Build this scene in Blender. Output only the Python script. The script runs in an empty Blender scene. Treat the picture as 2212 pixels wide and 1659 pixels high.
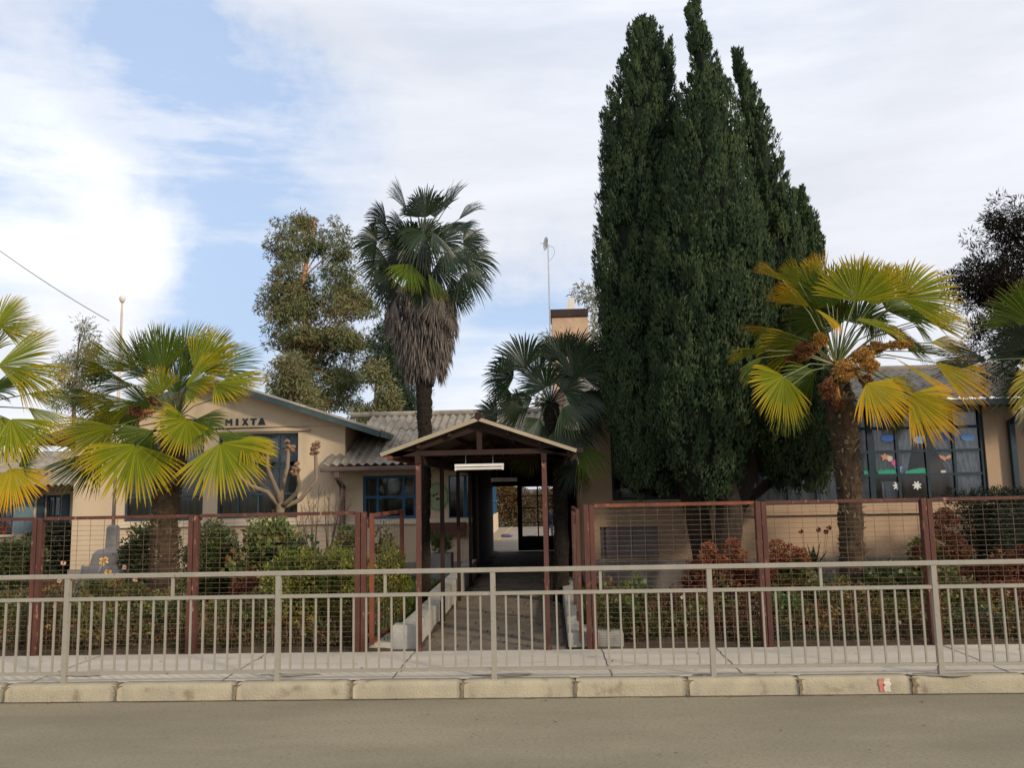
import bpy, math
import numpy as np
from mathutils import Vector, Matrix

scene = bpy.context.scene
COL = scene.collection
rad = math.radians

# ------------------------------------------------------------------ camera
FPX, PW, PH, EYE = 1789.0, 2212.0, 1659.0, 1.78
ROT = Matrix.Rotation(rad(2.4), 3, 'Z') @ Matrix.Rotation(rad(97.2), 3, 'X') @ Matrix.Rotation(rad(-1.15), 3, 'Z')
cam_data = bpy.data.cameras.new('camera')
cam_data.sensor_width = 36.0
cam_data.lens = 36.0 * FPX / PW
cam_data.clip_end = 3000.0
cam = bpy.data.objects.new('camera', cam_data)
COL.objects.link(cam)
cam.matrix_world = Matrix.Translation((0, 0, EYE)) @ ROT.to_4x4()
scene.camera = cam

# ------------------------------------------------------------------ exposure
scene.view_settings.view_transform = 'Standard'
scene.view_settings.look = 'None'
scene.view_settings.exposure = 0.0
scene.view_settings.gamma = 1.0
scene.cycles.max_bounces = 8
scene.cycles.transparent_max_bounces = 16

# ------------------------------------------------------------------ sun and sky
SUN = Vector((0.68, -0.62, 0.40)).normalized()
sl = bpy.data.lights.new('sun', 'SUN')
sl.energy = 3.1
sl.angle = rad(5.0)
sl.color = (1.0, 0.85, 0.65)
so = bpy.data.objects.new('sun', sl)
COL.objects.link(so)
so.rotation_euler = SUN.to_track_quat('Z', 'Y').to_euler()

def RAY(px, py):
    return (ROT @ Vector(((px - PW / 2) / FPX, -(py - PH / 2) / FPX, -1.0)))
def P(px, py, Y):
    d = RAY(px, py)
    return Vector((0, 0, EYE)) + d * (Y / d.y)
def G(px, py, z=0.0):
    d = RAY(px, py)
    return Vector((0, 0, EYE)) + d * ((z - EYE) / d.z)
def PX(px, Y, py=1050):
    return P(px, py, Y).x
def PZ(px, py, Y):
    return P(px, py, Y).z

world = bpy.data.worlds.new("World")
scene.world = world
world.use_nodes = True
wt = world.node_tree
wt.nodes.clear()
def wn(t, **k):
    n = wt.nodes.new(t)
    for a, b in k.items():
        setattr(n, a, b)
    return n
def wl(a, b):
    wt.links.new(a, b)
w_out = wn('ShaderNodeOutputWorld')
w_co = wn('ShaderNodeTexCoord')
w_sky = wn('ShaderNodeTexSky', sky_type='NISHITA', sun_disc=False)
w_sky.sun_elevation = math.asin(SUN.z)
w_sky.sun_rotation = math.atan2(SUN.x, SUN.y)
w_sky.air_density = 1.2
w_bg1 = wn('ShaderNodeBackground')
w_bg1.inputs['Strength'].default_value = 0.15
w_bg2 = wn('ShaderNodeBackground')
w_mix = wn('ShaderNodeMixShader')
# a warped direction gives the clouds wispy edges
w_n1 = wn('ShaderNodeTexNoise')
w_n1.inputs['Scale'].default_value = 2.6
w_n1.inputs['Detail'].default_value = 7.0
w_n1.inputs['Roughness'].default_value = 0.62
wl(w_co.outputs['Generated'], w_n1.inputs['Vector'])
w_sub = wn('ShaderNodeVectorMath', operation='SUBTRACT')
wl(w_n1.outputs['Color'], w_sub.inputs[0])
w_sub.inputs[1].default_value = (0.5, 0.5, 0.5)
w_sc = wn('ShaderNodeVectorMath', operation='SCALE')
wl(w_sub.outputs[0], w_sc.inputs[0])
w_sc.inputs['Scale'].default_value = 0.40
w_add = wn('ShaderNodeVectorMath', operation='ADD')
wl(w_co.outputs['Generated'], w_add.inputs[0])
wl(w_sc.outputs[0], w_add.inputs[1])
def blob(d, r, amp, prev):
    v = wn('ShaderNodeVectorMath', operation='DISTANCE')
    wl(w_add.outputs[0], v.inputs[0])
    v.inputs[1].default_value = d
    m = wn('ShaderNodeMapRange', interpolation_type='SMOOTHSTEP')
    wl(v.outputs['Value'], m.inputs['Value'])
    m.inputs['From Min'].default_value = 0.0
    m.inputs['From Max'].default_value = r
    m.inputs['To Min'].default_value = amp
    m.inputs['To Max'].default_value = 0.0
    if prev is None:
        return m.outputs[0]
    a = wn('ShaderNodeMath', operation='ADD')
    wl(prev, a.inputs[0]); wl(m.outputs[0], a.inputs[1])
    return a.outputs[0]
acc = None
for px, py, r, amp in [(60, 120, .13, .35), (330, 60, .14, .5), (440, 190, .17, 1.0), (600, 330, .17, .7), (20, 280, .10, .3),
                       (220, 235, .10, .35), (520, 560, .12, .6), (590, 690, .16, .75), (560, 820, .12, .45), (900, 660, .14, .3), (1120, 650, .12, .55),
                       (760, 420, .12, .15), (1000, 720, .14, .35), (-300, 300, .3, .4), (1400, -500, .5, .4), (-900, 500, .4, .4)]:
    acc = blob(RAY(px, py).normalized(), r, amp, acc)
w_n2 = wn('ShaderNodeTexNoise')
w_n2.inputs['Scale'].default_value = 3.6
w_n2.inputs['Detail'].default_value = 9.0
w_n2.inputs['Roughness'].default_value = 0.6
w_map = wn('ShaderNodeMapping')
w_map.inputs['Rotation'].default_value = (0.3, 0.7, 0.2)
w_map.inputs['Scale'].default_value = (0.5, 1.2, 3.0)
wl(w_co.outputs['Generated'], w_map.inputs['Vector'])
wl(w_map.outputs[0], w_n2.inputs['Vector'])
w_r2 = wn('ShaderNodeMapRange')
wl(w_n2.outputs['Fac'], w_r2.inputs['Value'])
w_r2.inputs['From Min'].default_value = 0.36
w_r2.inputs['From Max'].default_value = 0.62
w_r2.inputs['To Min'].default_value = 1.45
w_r2.inputs['To Max'].default_value = 0.30
w_mul = wn('ShaderNodeMath', operation='MULTIPLY')
wl(acc, w_mul.inputs[0]); wl(w_r2.outputs[0], w_mul.inputs[1])
w_cl = wn('ShaderNodeMath', operation='MINIMUM')
wl(w_mul.outputs[0], w_cl.inputs[0]); w_cl.inputs[1].default_value = 0.76
w_inv = wn('ShaderNodeMath', operation='SUBTRACT')
w_inv.inputs[0].default_value = 0.97
wl(w_cl.outputs[0], w_inv.inputs[1])
# brighter lit cumulus to the west, greyer veil elsewhere
lit = None
for px, py, r, amp in [(150, 420, .13, .9), (310, 450, .12, .8), (100, 540, .12, .4), (330, 560, .12, .5), (150, 650, .18, .3), (990, 800, .14, .5), (40, 400, .14, .6)]:
    lit = blob(RAY(px, py).normalized(), r, amp, lit)
w_lc = wn('ShaderNodeMath', operation='MINIMUM')
wl(lit, w_lc.inputs[0]); w_lc.inputs[1].default_value = 1.0
w_cc = wn('ShaderNodeMix', data_type='RGBA')
w_cc.inputs[6].default_value = (0.89, 0.91, 0.97, 1)
w_cc.inputs[7].default_value = (1.08, 1.09, 1.11, 1)
wl(w_lc.outputs[0], w_cc.inputs[0])
w_n3 = wn('ShaderNodeMapRange')
wl(w_n2.outputs['Fac'], w_n3.inputs['Value'])
w_n3.inputs['From Min'].default_value = 0.3
w_n3.inputs['From Max'].default_value = 0.7
w_n3.inputs['To Min'].default_value = 0.90
w_n3.inputs['To Max'].default_value = 1.10
wl(w_cc.outputs[2], w_bg2.inputs['Color'])
wl(w_n3.outputs[0], w_bg2.inputs['Strength'])
# the blue between the clouds: sky texture thinned by high veil
w_bg3 = wn('ShaderNodeBackground')
w_bg3.inputs['Color'].default_value = (0.44, 0.64, 1.0, 1)
w_bg3.inputs['Strength'].default_value = 0.95
w_addsh = wn('ShaderNodeMixShader')
w_addsh.inputs[0].default_value = 0.8
wl(w_sky.outputs[0], w_bg1.inputs['Color'])
wl(w_bg1.outputs[0], w_addsh.inputs[1]); wl(w_bg3.outputs[0], w_addsh.inputs[2])
wl(w_inv.outputs[0], w_mix.inputs[0])
wl(w_addsh.outputs[0], w_mix.inputs[1]); wl(w_bg2.outputs[0], w_mix.inputs[2])
wl(w_mix.outputs[0], w_out.inputs[0])

# ------------------------------------------------------------------ materials
def material(name, c1, c2=None, scale=4.0, rough=0.85, bump=0.0, bscale=None, detail=6.0, stretch=(1, 1, 1),
             metal=0.0, lo=0.35, hi=0.65, spec=0.3, c3=None, s3=20.0, lo3=.6, hi3=.7):
    m = bpy.data.materials.new(name)
    m.use_nodes = True
    t = m.node_tree
    b = t.nodes['Principled BSDF']
    b.inputs['Roughness'].default_value = rough
    b.inputs['Metallic'].default_value = metal
    b.inputs['Specular IOR Level'].default_value = spec
    if c2 is None:
        c2 = tuple(x * 0.8 for x in c1)
    tc = t.nodes.new('ShaderNodeTexCoord')
    mp = t.nodes.new('ShaderNodeMapping')
    mp.inputs['Scale'].default_value = stretch
    t.links.new(tc.outputs['Object'], mp.inputs['Vector'])
    n = t.nodes.new('ShaderNodeTexNoise')
    n.inputs['Scale'].default_value = scale
    n.inputs['Detail'].default_value = detail
    n.inputs['Roughness'].default_value = 0.62
    t.links.new(mp.outputs[0], n.inputs['Vector'])
    r = t.nodes.new('ShaderNodeMapRange')
    r.inputs['From Min'].default_value = lo
    r.inputs['From Max'].default_value = hi
    t.links.new(n.outputs['Fac'], r.inputs['Value'])
    mx = t.nodes.new('ShaderNodeMix')
    mx.data_type = 'RGBA'
    mx.inputs[6].default_value = (*c1, 1)
    mx.inputs[7].default_value = (*c2, 1)
    t.links.new(r.outputs[0], mx.inputs[0])
    out = mx.outputs[2]
    if c3 is not None:
        n3 = t.nodes.new('ShaderNodeTexNoise')
        n3.inputs['Scale'].default_value = s3
        n3.inputs['Detail'].default_value = 5
        t.links.new(mp.outputs[0], n3.inputs['Vector'])
        r3 = t.nodes.new('ShaderNodeMapRange')
        r3.inputs['From Min'].default_value = lo3
        r3.inputs['From Max'].default_value = hi3
        t.links.new(n3.outputs['Fac'], r3.inputs['Value'])
        m3 = t.nodes.new('ShaderNodeMix')
        m3.data_type = 'RGBA'
        m3.inputs[7].default_value = (*c3, 1)
        t.links.new(r3.outputs[0], m3.inputs[0])
        t.links.new(out, m3.inputs[6])
        out = m3.outputs[2]
    t.links.new(out, b.inputs['Base Color'])
    if bump:
        n2 = t.nodes.new('ShaderNodeTexNoise')
        n2.inputs['Scale'].default_value = bscale or scale * 4
        n2.inputs['Detail'].default_value = 5
        t.links.new(mp.outputs[0], n2.inputs['Vector'])
        bp = t.nodes.new('ShaderNodeBump')
        bp.inputs['Strength'].default_value = bump
        bp.inputs['Distance'].default_value = 0.02
        t.links.new(n2.outputs['Fac'], bp.inputs['Height'])
        t.links.new(bp.outputs[0], b.inputs['Normal'])
    return m

def leaf_material(name, cols, rough=0.5, trans=0.25, spec=0.35, attr=None, tip=None, tiplo=.5, tiphi=1.0, clump=0.0):
    """foliage colour varies leaf by leaf; tip is the colour the leaf really has at its end"""
    m = bpy.data.materials.new(name)
    m.use_nodes = True
    t = m.node_tree
    b = t.nodes['Principled BSDF']
    b.inputs['Roughness'].default_value = rough
    b.inputs['Specular IOR Level'].default_value = spec
    g = t.nodes.new('ShaderNodeNewGeometry')
    cr = t.nodes.new('ShaderNodeValToRGB')
    e = cr.color_ramp.elements
    while len(e) < len(cols):
        e.new(0.5)
    for i, c in enumerate(cols):
        e[i].position = i / max(1, len(cols) - 1)
        e[i].color = (*c, 1)
    t.links.new(g.outputs['Random Per Island'], cr.inputs[0])
    col = cr.outputs[0]
    if clump:
        tc = t.nodes.new('ShaderNodeTexCoord')
        n = t.nodes.new('ShaderNodeTexNoise')
        n.inputs['Scale'].default_value = clump
        n.inputs['Detail'].default_value = 2
        t.links.new(tc.outputs['Object'], n.inputs['Vector'])
        a = t.nodes.new('ShaderNodeMath'); a.operation = 'ADD'
        s = t.nodes.new('ShaderNodeMapRange')
        s.inputs['From Min'].default_value = .3; s.inputs['From Max'].default_value = .7
        s.inputs['To Min'].default_value = -.5; s.inputs['To Max'].default_value = .5
        t.links.new(n.outputs['Fac'], s.inputs['Value'])
        rr_ = t.nodes.new('ShaderNodeMapRange'); rr_.inputs['To Min'].default_value = .2; rr_.inputs['To Max'].default_value = .8
        t.links.new(g.outputs['Random Per Island'], rr_.inputs['Value'])
        t.links.new(rr_.outputs[0], a.inputs[0])
        t.links.new(s.outputs[0], a.inputs[1])
        t.links.new(a.outputs[0], cr.inputs[0])
    if tip is not None:
        at = t.nodes.new('ShaderNodeAttribute')
        at.attribute_name = 'along'
        r = t.nodes.new('ShaderNodeMapRange')
        r.inputs['From Min'].default_value = tiplo
        r.inputs['From Max'].default_value = tiphi
        t.links.new(at.outputs['Fac'], r.inputs['Value'])
        mx = t.nodes.new('ShaderNodeMix'); mx.data_type = 'RGBA'
        mx.inputs[7].default_value = (*tip, 1)
        t.links.new(r.outputs[0], mx.inputs[0])
        t.links.new(col, mx.inputs[6])
        col = mx.outputs[2]
    t.links.new(col, b.inputs['Base Color'])
    tr = t.nodes.new('ShaderNodeBsdfTranslucent')
    t.links.new(col, tr.inputs['Color'])
    ms = t.nodes.new('ShaderNodeMixShader')
    ms.inputs[0].default_value = trans
    t.links.new(b.outputs[0], ms.inputs[1]); t.links.new(tr.outputs[0], ms.inputs[2])
    t.links.new(ms.outputs[0], t.nodes['Material Output'].inputs[0])
    return m

def glass_material(name, tint=(0.9, 0.92, 0.93), refl=0.0):
    m = bpy.data.materials.new(name)
    m.use_nodes = True
    t = m.node_tree
    t.nodes.remove(t.nodes['Principled BSDF'])
    tr = t.nodes.new('ShaderNodeBsdfTransparent')
    tr.inputs[0].default_value = (*tint, 1)
    gl = t.nodes.new('ShaderNodeBsdfGlossy')
    gl.inputs['Roughness'].default_value = 0.06
    lw = t.nodes.new('ShaderNodeFresnel'); lw.inputs[0].default_value = 1.45
    ns = t.nodes.new('ShaderNodeTexNoise'); ns.inputs['Scale'].default_value = 3.0
    bp = t.nodes.new('ShaderNodeBump'); bp.inputs['Strength'].default_value = .08; bp.inputs['Distance'].default_value = .02
    t.links.new(ns.outputs['Fac'], bp.inputs['Height']); t.links.new(bp.outputs[0], gl.inputs['Normal'])
    ad = t.nodes.new('ShaderNodeMath'); ad.operation = 'ADD'; ad.inputs[1].default_value = refl
    t.links.new(lw.outputs[0], ad.inputs[0])
    ms = t.nodes.new('ShaderNodeMixShader')
    t.links.new(ad.outputs[0], ms.inputs[0])
    t.links.new(tr.outputs[0], ms.inputs[1]); t.links.new(gl.outputs[0], ms.inputs[2])
    t.links.new(ms.outputs[0], t.nodes['Material Output'].inputs[0])
    return m

M = {}
M['asphalt'] = material('asphalt', (0.21, 0.184, 0.128), (0.295, 0.26, 0.182), 0.7, .9, .6, 140, c3=(0.15, .13, .09), s3=60, lo3=.5, hi3=.72, stretch=(.5, 1.4, 1))
M['kerb'] = material('kerb_paint', (0.40, 0.35, 0.25), (0.31, 0.275, 0.20), 3.0, .9, .5, 60, c3=(.22, .17, .11), s3=6, lo3=.60, hi3=.75)
M['mortar'] = material('mortar', (0.27, 0.21, 0.14), (0.14, 0.105, 0.07), 22, .95, .6, 60)
M['concrete'] = material('pavement_concrete', (0.58, 0.52, 0.43), (0.49, 0.44, 0.36), 1.6, .92, .35, 90, c3=(.30, .27, .22), s3=3.0, lo3=.62, hi3=.80, stretch=(.6, 1.6, 1))
M['stain'] = material('damp_stain', (0.33, 0.30, 0.25), (0.26, 0.235, 0.19), 9, .9)
M['joint'] = material('joint_dirt', (0.12, 0.10, 0.08), (0.07, 0.06, 0.05), 9, .95)
M['redpaint'] = material('red_paint', (0.55, 0.09, 0.07), (0.45, .2, .15), 14, .8)
M['whitepaint'] = material('white_paint_mark', (0.62, 0.58, 0.52), (0.5, .42, .32), 14, .8)
M['soil'] = material('soil', (0.07, 0.05, 0.032), (0.11, 0.08, 0.05), 3, .98, .9, 30)
M['field'] = material('field', (0.08, 0.09, 0.035), (0.12, 0.105, 0.05), .2, .98)
M['court'] = material('court_concrete', (0.34, 0.29, 0.235), (0.27, 0.235, 0.19), 1.0, .9)
M['paver'] = material('paver', (0.135, 0.11, 0.085), (0.20, 0.165, 0.125), 4, .9, .5, 50)
M['rail'] = material('railing_paint', (0.31, 0.285, 0.24), (0.27, 0.248, 0.205), 6, .55, .1, 60, c3=(.17, .115, .07), s3=30, lo3=.66, hi3=.74)
M['rust'] = material('rusty_iron', (0.070, 0.030, 0.024), (0.11, 0.042, 0.030), 7, .75, .35, 70, c3=(.36, .17, .11), s3=22, lo3=.62, hi3=.72, stretch=(1, 1, .35))
M['rust2'] = material('rusty_orange_iron', (0.22, 0.068, 0.036), (0.11, 0.038, 0.026), 6, .75, .3, 70, c3=(.32, .15, .09), s3=25, lo3=.64, hi3=.72, stretch=(1, 1, .35))
M['wire'] = material('rusty_wire', (0.17, 0.12, 0.08), (0.09, 0.05, 0.04), 12, .7)
M['wood_dark'] = material('dark_red_timber', (0.034, 0.014, 0.011), (0.022, 0.010, 0.008), 5, .8, stretch=(1, 1, .3))
M['stucco'] = material('cream_stucco', (0.60, 0.475, 0.335), (0.54, 0.42, 0.29), 1.2, .95, .35, 90, c3=(.40, .30, .21), s3=1.7, lo3=.54, hi3=.80, stretch=(1, 1, .35))
M['stucco_r'] = material('tan_stucco', (0.46, 0.33, 0.225), (0.40, 0.285, 0.195), 1.2, .95, .35, 90, c3=(.28, .20, .13), s3=1.6, lo3=.58, hi3=.78, stretch=(1, 1, .4))
M['band'] = material('pale_sill', (0.66, 0.56, 0.43), (0.58, 0.48, 0.36), 3, .9)
M['plinth'] = material('grey_plinth', (0.20, 0.175, 0.165), (0.27, 0.235, 0.215), 2.5, .9, .3)
M['teal'] = material('blue_grey_paint', (0.045, 0.07, 0.09), (0.03, 0.048, 0.062), 6, .6)
M['fascia'] = material('teal_fascia', (0.065, 0.095, 0.10), (0.04, 0.065, 0.07), 4, .7)
M['blue'] = material('bright_blue_paint', (0.02, 0.10, 0.20), (0.015, 0.075, 0.15), 6, .5)
M['dkteal'] = material('dark_teal_paint', (0.018, 0.04, 0.06), (0.012, 0.028, 0.042), 6, .55)
M['shutter'] = material('pale_blue_shutter', (0.16, 0.24, 0.28), (0.12, 0.19, 0.22), 5, .7)
M['gutter'] = material('brown_gutter', (0.14, 0.095, 0.085), (0.10, 0.07, 0.065), 3, .7)
M['roof'] = material('weathered_fibre_cement', (0.30, 0.265, 0.225), (0.185, 0.165, 0.135), 2.2, .95, .5, 40, c3=(.10, .10, .06), s3=5, lo3=.56, hi3=.72)
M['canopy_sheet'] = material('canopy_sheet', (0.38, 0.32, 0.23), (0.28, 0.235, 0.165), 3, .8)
M['canopy_shade'] = material('canopy_sheet_shaded', (0.10, 0.075, 0.055), (0.07, 0.05, 0.04), 3, .9)  # sheet colour darkened to carry the shade beneath the roof
M['chimney'] = material('chimney_render', (0.56, 0.40, 0.28), (0.45, 0.31, 0.21), 4, .95, .4, c3=(.3, .2, .14), s3=7, lo3=.6, hi3=.72)
M['chimney_cap'] = material('chimney_cap', (0.03, 0.022, 0.02), (0.05, 0.035, 0.03), 4, .8)
M['white'] = material('white_enamel', (0.72, 0.70, 0.66), (0.62, 0.60, 0.56), 6, .5)
M['offwhite'] = material('whitewash', (0.42, 0.41, 0.38), (0.28, 0.265, 0.235), 4, .9, .3, c3=(.2, .17, .13), s3=5, lo3=.6, hi3=.75)
M['metal'] = material('galvanised', (0.35, 0.37, 0.42), (0.28, 0.29, 0.33), 6, .45, metal=.6)
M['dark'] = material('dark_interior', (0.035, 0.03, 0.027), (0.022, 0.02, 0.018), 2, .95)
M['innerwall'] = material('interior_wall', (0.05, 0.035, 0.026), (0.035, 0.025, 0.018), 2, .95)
M['curtain'] = material('brown_curtain', (0.42, 0.32, 0.25), (0.28, 0.21, 0.16), 5, .95, stretch=(3, 1, .3))
M['net'] = material('net_curtain', (0.80, 0.80, 0.82), (0.5, 0.52, 0.56), 9, .95, stretch=(2, 1, .8))
M['letter'] = material('letter_paint', (0.03, 0.045, 0.06), (0.02, 0.03, 0.04), 6, .7)
M['board'] = material('brown_board', (0.13, 0.055, 0.035), (0.09, 0.04, 0.028), 5, .8, stretch=(.4, 1, 3))
M['green_disc'] = material('pale_green_disc', (0.30, 0.36, 0.20), (0.26, 0.31, 0.17), 5, .8)
M['garage'] = material('grey_shutter_paint', (0.22, 0.185, 0.185), (0.17, 0.145, 0.15), 3, .8)
M['stone'] = material('plinth_stone', (0.27, 0.255, 0.25), (0.20, 0.19, 0.185), 4, .92, .4, c3=(.14, .13, .12), s3=5, lo3=.6, hi3=.75)
M['pole_paint'] = material('peeling_pole_paint', (0.62, 0.56, 0.50), (0.46, 0.34, 0.29), 8, .7, stretch=(1, 1, .3))
M['bark'] = material('grey_bark', (0.18, 0.145, 0.11), (0.11, 0.085, 0.065), 9, .95, .8, 30, stretch=(1, 1, .4))
M['bark_pale'] = material('orange_smooth_bark', (0.50, 0.27, 0.13), (0.26, 0.18, 0.12), 2.5, .9, .3, stretch=(1, 1, .4))
M['bark_dark'] = material('dark_bark', (0.022, 0.016, 0.012), (0.042, 0.030, 0.022), 9, .95, .9, 25, stretch=(1, 1, .3))
M['fibre'] = material('palm_fibre', (0.075, 0.05, 0.028), (0.032, 0.021, 0.013), 14, .97, .9, 40, stretch=(1, 1, .5))
M['fibre_dark'] = material('dark_palm_fibre', (0.022, 0.016, 0.011), (0.012, 0.009, 0.007), 14, .97, .9, 40)
M['stub'] = material('leaf_base_stub', (0.30, 0.23, 0.14), (0.19, 0.14, 0.08), 9, .9)
M['knob'] = material('pollard_knob', (0.32, 0.20, 0.12), (0.17, 0.10, 0.06), 18, .9, .8)
M['branch'] = material('smooth_grey_branch', (0.25, 0.19, 0.135), (0.17, 0.13, 0.09), 7, .9, .4, stretch=(1, 1, .4))
M['twig'] = material('twig', (0.16, 0.11, 0.085), (0.11, 0.075, 0.06), 7, .95)
M['core'] = material('core_shade', (0.012, 0.018, 0.010), (0.008, 0.012, 0.007), 4, 1.0)  # near-black filler; shade deep inside the crowns is put into its colour
M['skin'] = material('skin', (0.40, 0.24, 0.17), (0.36, 0.21, 0.15), 4, .6)
M['hair'] = material('hair', (0.02, 0.014, 0.01), None, 4, .6)
M['jacket'] = material('navy_jacket', (0.03, 0.045, 0.13), (0.025, 0.035, 0.10), 6, .9)
M['trousers'] = material('grey_trousers', (0.22, 0.22, 0.24), (0.17, 0.17, 0.19), 6, .9)
M['terracotta'] = material('red_pot', (0.28, 0.04, 0.03), (0.2, 0.03, 0.02), 6, .8)
M['glass'] = glass_material('window_glass', refl=.0)
M['glass_dirty'] = glass_material('window_glass_reflective', (0.7, 0.74, 0.76), .01)
for n_, c_ in dict(paper_blue=(.05, .12, .36), paper_light_blue=(.20, .38, .75), paper_white=(.72, .72, .72), paper_peach=(.55, .28, .19),
                   paper_pink=(.50, .13, .28), paper_green=(.05, .33, .22), paper_cream=(.6, .55, .42), purple=(.12, .09, .2), orange=(.6, .2, .06),
                   yellow_line=(.55, .42, .10)).items():
    M[n_] = material(n_, c_, tuple(x * .88 for x in c_), 8, .8)

L = {}
L['frond_yel'] = leaf_material('frond_yellow_green', [(.13, .18, .012), (.21, .24, .014), (.32, .31, .018)], .5, .34, .2, tip=(.64, .42, .025), tiplo=.55, tiphi=1.15)
L['frond_grn'] = leaf_material('frond_green', [(.05, .095, .012), (.095, .145, .015), (.15, .19, .018)], .5, .28, .22, tip=(.32, .26, .05), tiplo=.75, tiphi=1.2)
L['frond_org'] = leaf_material('frond_orange', [(.26, .26, .015), (.40, .33, .018), (.50, .33, .018)], .5, .36, .2, tip=(.78, .40, .02), tiplo=.45, tiphi=1.1)
L['frond_drk'] = leaf_material('frond_shaded_green', [(.012, .026, .012), (.022, .042, .018), (.036, .058, .024)], .40, .16, .45, tip=(.07, .075, .03), tiplo=.8, tiphi=1.2)  # backlit shade of the tall and mid palms put into a darker green
L['frond_dead'] = leaf_material('frond_dead', [(.09, .075, .065), (.16, .14, .125), (.25, .22, .20), (.06, .038, .03)], .85, .1, .2)
L['petiole'] = leaf_material('petiole_green', [(.08, .11, .03), (.12, .14, .04)], .45, .05)
L['petiole_drk'] = leaf_material('petiole_dark', [(.02, .03, .012), (.035, .045, .018)], .45, .05)
L['fruit'] = leaf_material('palm_fruit_orange', [(.26, .12, .025), (.46, .23, .04), (.58, .33, .08), (.13, .06, .02)], .6, .1)
L['fruit_br'] = leaf_material('palm_fruit_brown', [(.10, .035, .018), (.20, .075, .03), (.28, .12, .04)], .6, .1)
L['cypress'] = leaf_material('cypress_spray', [(.022, .042, .022), (.034, .060, .030), (.050, .080, .036), (.075, .108, .045)], .65, .12, .15, clump=3.2)
L['euc'] = leaf_material('eucalyptus_leaf', [(.07, .09, .04), (.13, .15, .065), (.20, .20, .09), (.18, .13, .065)], .6, .2, .2, clump=.5)
L['euc_pale'] = leaf_material('eucalyptus_leaf_grey', [(.13, .145, .09), (.20, .21, .13), (.26, .22, .14)], .5, .2)
L['pine'] = leaf_material('conifer_leaf', [(.018, .035, .018), (.035, .06, .03), (.06, .085, .04)], .6, .1, clump=.6)
L['monkey'] = leaf_material('dark_reddish_leaf', [(.010, .011, .008), (.022, .020, .014), (.040, .026, .020)], .75, .08, .08)
L['hedge_y'] = leaf_material('hedge_leaf', [(.05, .08, .015), (.11, .145, .022), (.20, .22, .035), (.42, .38, .06)], .4, .25, clump=5)
L['dkshrub'] = leaf_material('dark_shrub_leaf', [(.028, .05, .016), (.06, .088, .025), (.13, .145, .04)], .4, .2, clump=4)
L['maple'] = leaf_material('maple_bush_leaf', [(.07, .14, .04), (.12, .19, .055), (.18, .21, .06), (.2, .1, .04)], .5, .3, clump=3)
L['rose_leaf'] = leaf_material('rose_leaf', [(.05, .075, .02), (.11, .135, .035), (.19, .17, .045), (.17, .06, .03)], .5, .25, clump=4)
L['dry'] = leaf_material('dry_leaf', [(.075, .035, .022), (.13, .06, .032), (.17, .10, .05), (.06, .05, .03)], .8, .15, clump=4)
L['bed'] = leaf_material('bed_leaf', [(.12, .04, .025), (.04, .065, .02), (.07, .11, .03), (.15, .17, .045), (.26, .20, .05), (.18, .06, .03)], .5, .3, clump=1.6)
L['redleaf'] = leaf_material('red_autumn_leaf', [(.10, .025, .018), (.17, .045, .025), (.20, .09, .03)], .7, .2, clump=4)
L['hyd'] = leaf_material('dried_hydrangea_petal', [(.15, .045, .028), (.25, .085, .04), (.36, .15, .06)], .8, .2)
L['hyd_dk'] = leaf_material('dark_dried_hydrangea_petal', [(.07, .022, .016), (.12, .04, .022), (.20, .08, .03)], .8, .2)
L['grey_grn'] = leaf_material('lavender_leaf', [(.06, .08, .05), (.10, .12, .075), (.14, .155, .09)], .7, .2, clump=4)
L['grass'] = leaf_material('grass_blade', [(.04, .07, .018), (.07, .11, .025), (.12, .13, .04)], .6, .25, clump=3)
L['autumn'] = leaf_material('autumn_hedge_leaf', [(.08, .065, .025), (.14, .075, .028), (.18, .09, .03), (.05, .06, .02)], .7, .3, clump=.8)
L['rose_y'] = leaf_material('rose_petal_yellow', [(.85, .55, .18), (.9, .68, .32)], .6, .3)
L['rose_w'] = leaf_material('rose_petal_cream', [(.85, .78, .58), (.9, .85, .7)], .6, .3)
L['rose_r'] = leaf_material('petal_dark_red', [(.22, .02, .015), (.3, .04, .02)], .6, .2)
L['rose_p'] = leaf_material('rose_petal_peach', [(.8, .48, .32), (.85, .62, .45)], .6, .3)
L['thuja'] = leaf_material('thuja_leaf', [(.006, .013, .007), (.012, .022, .010), (.022, .034, .014)], .6, .08)

# ------------------------------------------------------------------ object helpers
WP = {}
def wpos(o):
    return WP.get(o.name, Vector((0, 0, 0))) if o is not None else Vector((0, 0, 0))
def tag(o, label=None, cat=None, group=None, kind=None):
    if label: o['label'] = label
    if cat: o['category'] = cat
    if group: o['group'] = group
    if kind: o['kind'] = kind
    return o
def thing(name, label, cat, loc=(0, 0, 0), group=None):
    o = bpy.data.objects.new(name, None)
    o.empty_display_size = .2
    COL.objects.link(o)
    o.location = loc
    WP[o.name] = Vector(loc)
    return tag(o, label, cat, group)
def put(name, me, parent=None, loc=None, label=None):
    """link a mesh whose vertices are in world space (loc None) or round its own origin (loc given, world)"""
    o = bpy.data.objects.new(name, me)
    COL.objects.link(o)
    if parent is not None:
        o.parent = parent
    w = wpos(parent)
    if loc is None:
        me.transform(Matrix.Translation(-w))
        WP[o.name] = w.copy()
    else:
        o.location = Vector(loc) - w
        WP[o.name] = Vector(loc)
    if label: o['label'] = label
    return o
def struct(o):
    o['kind'] = 'structure'
    return o

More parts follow.
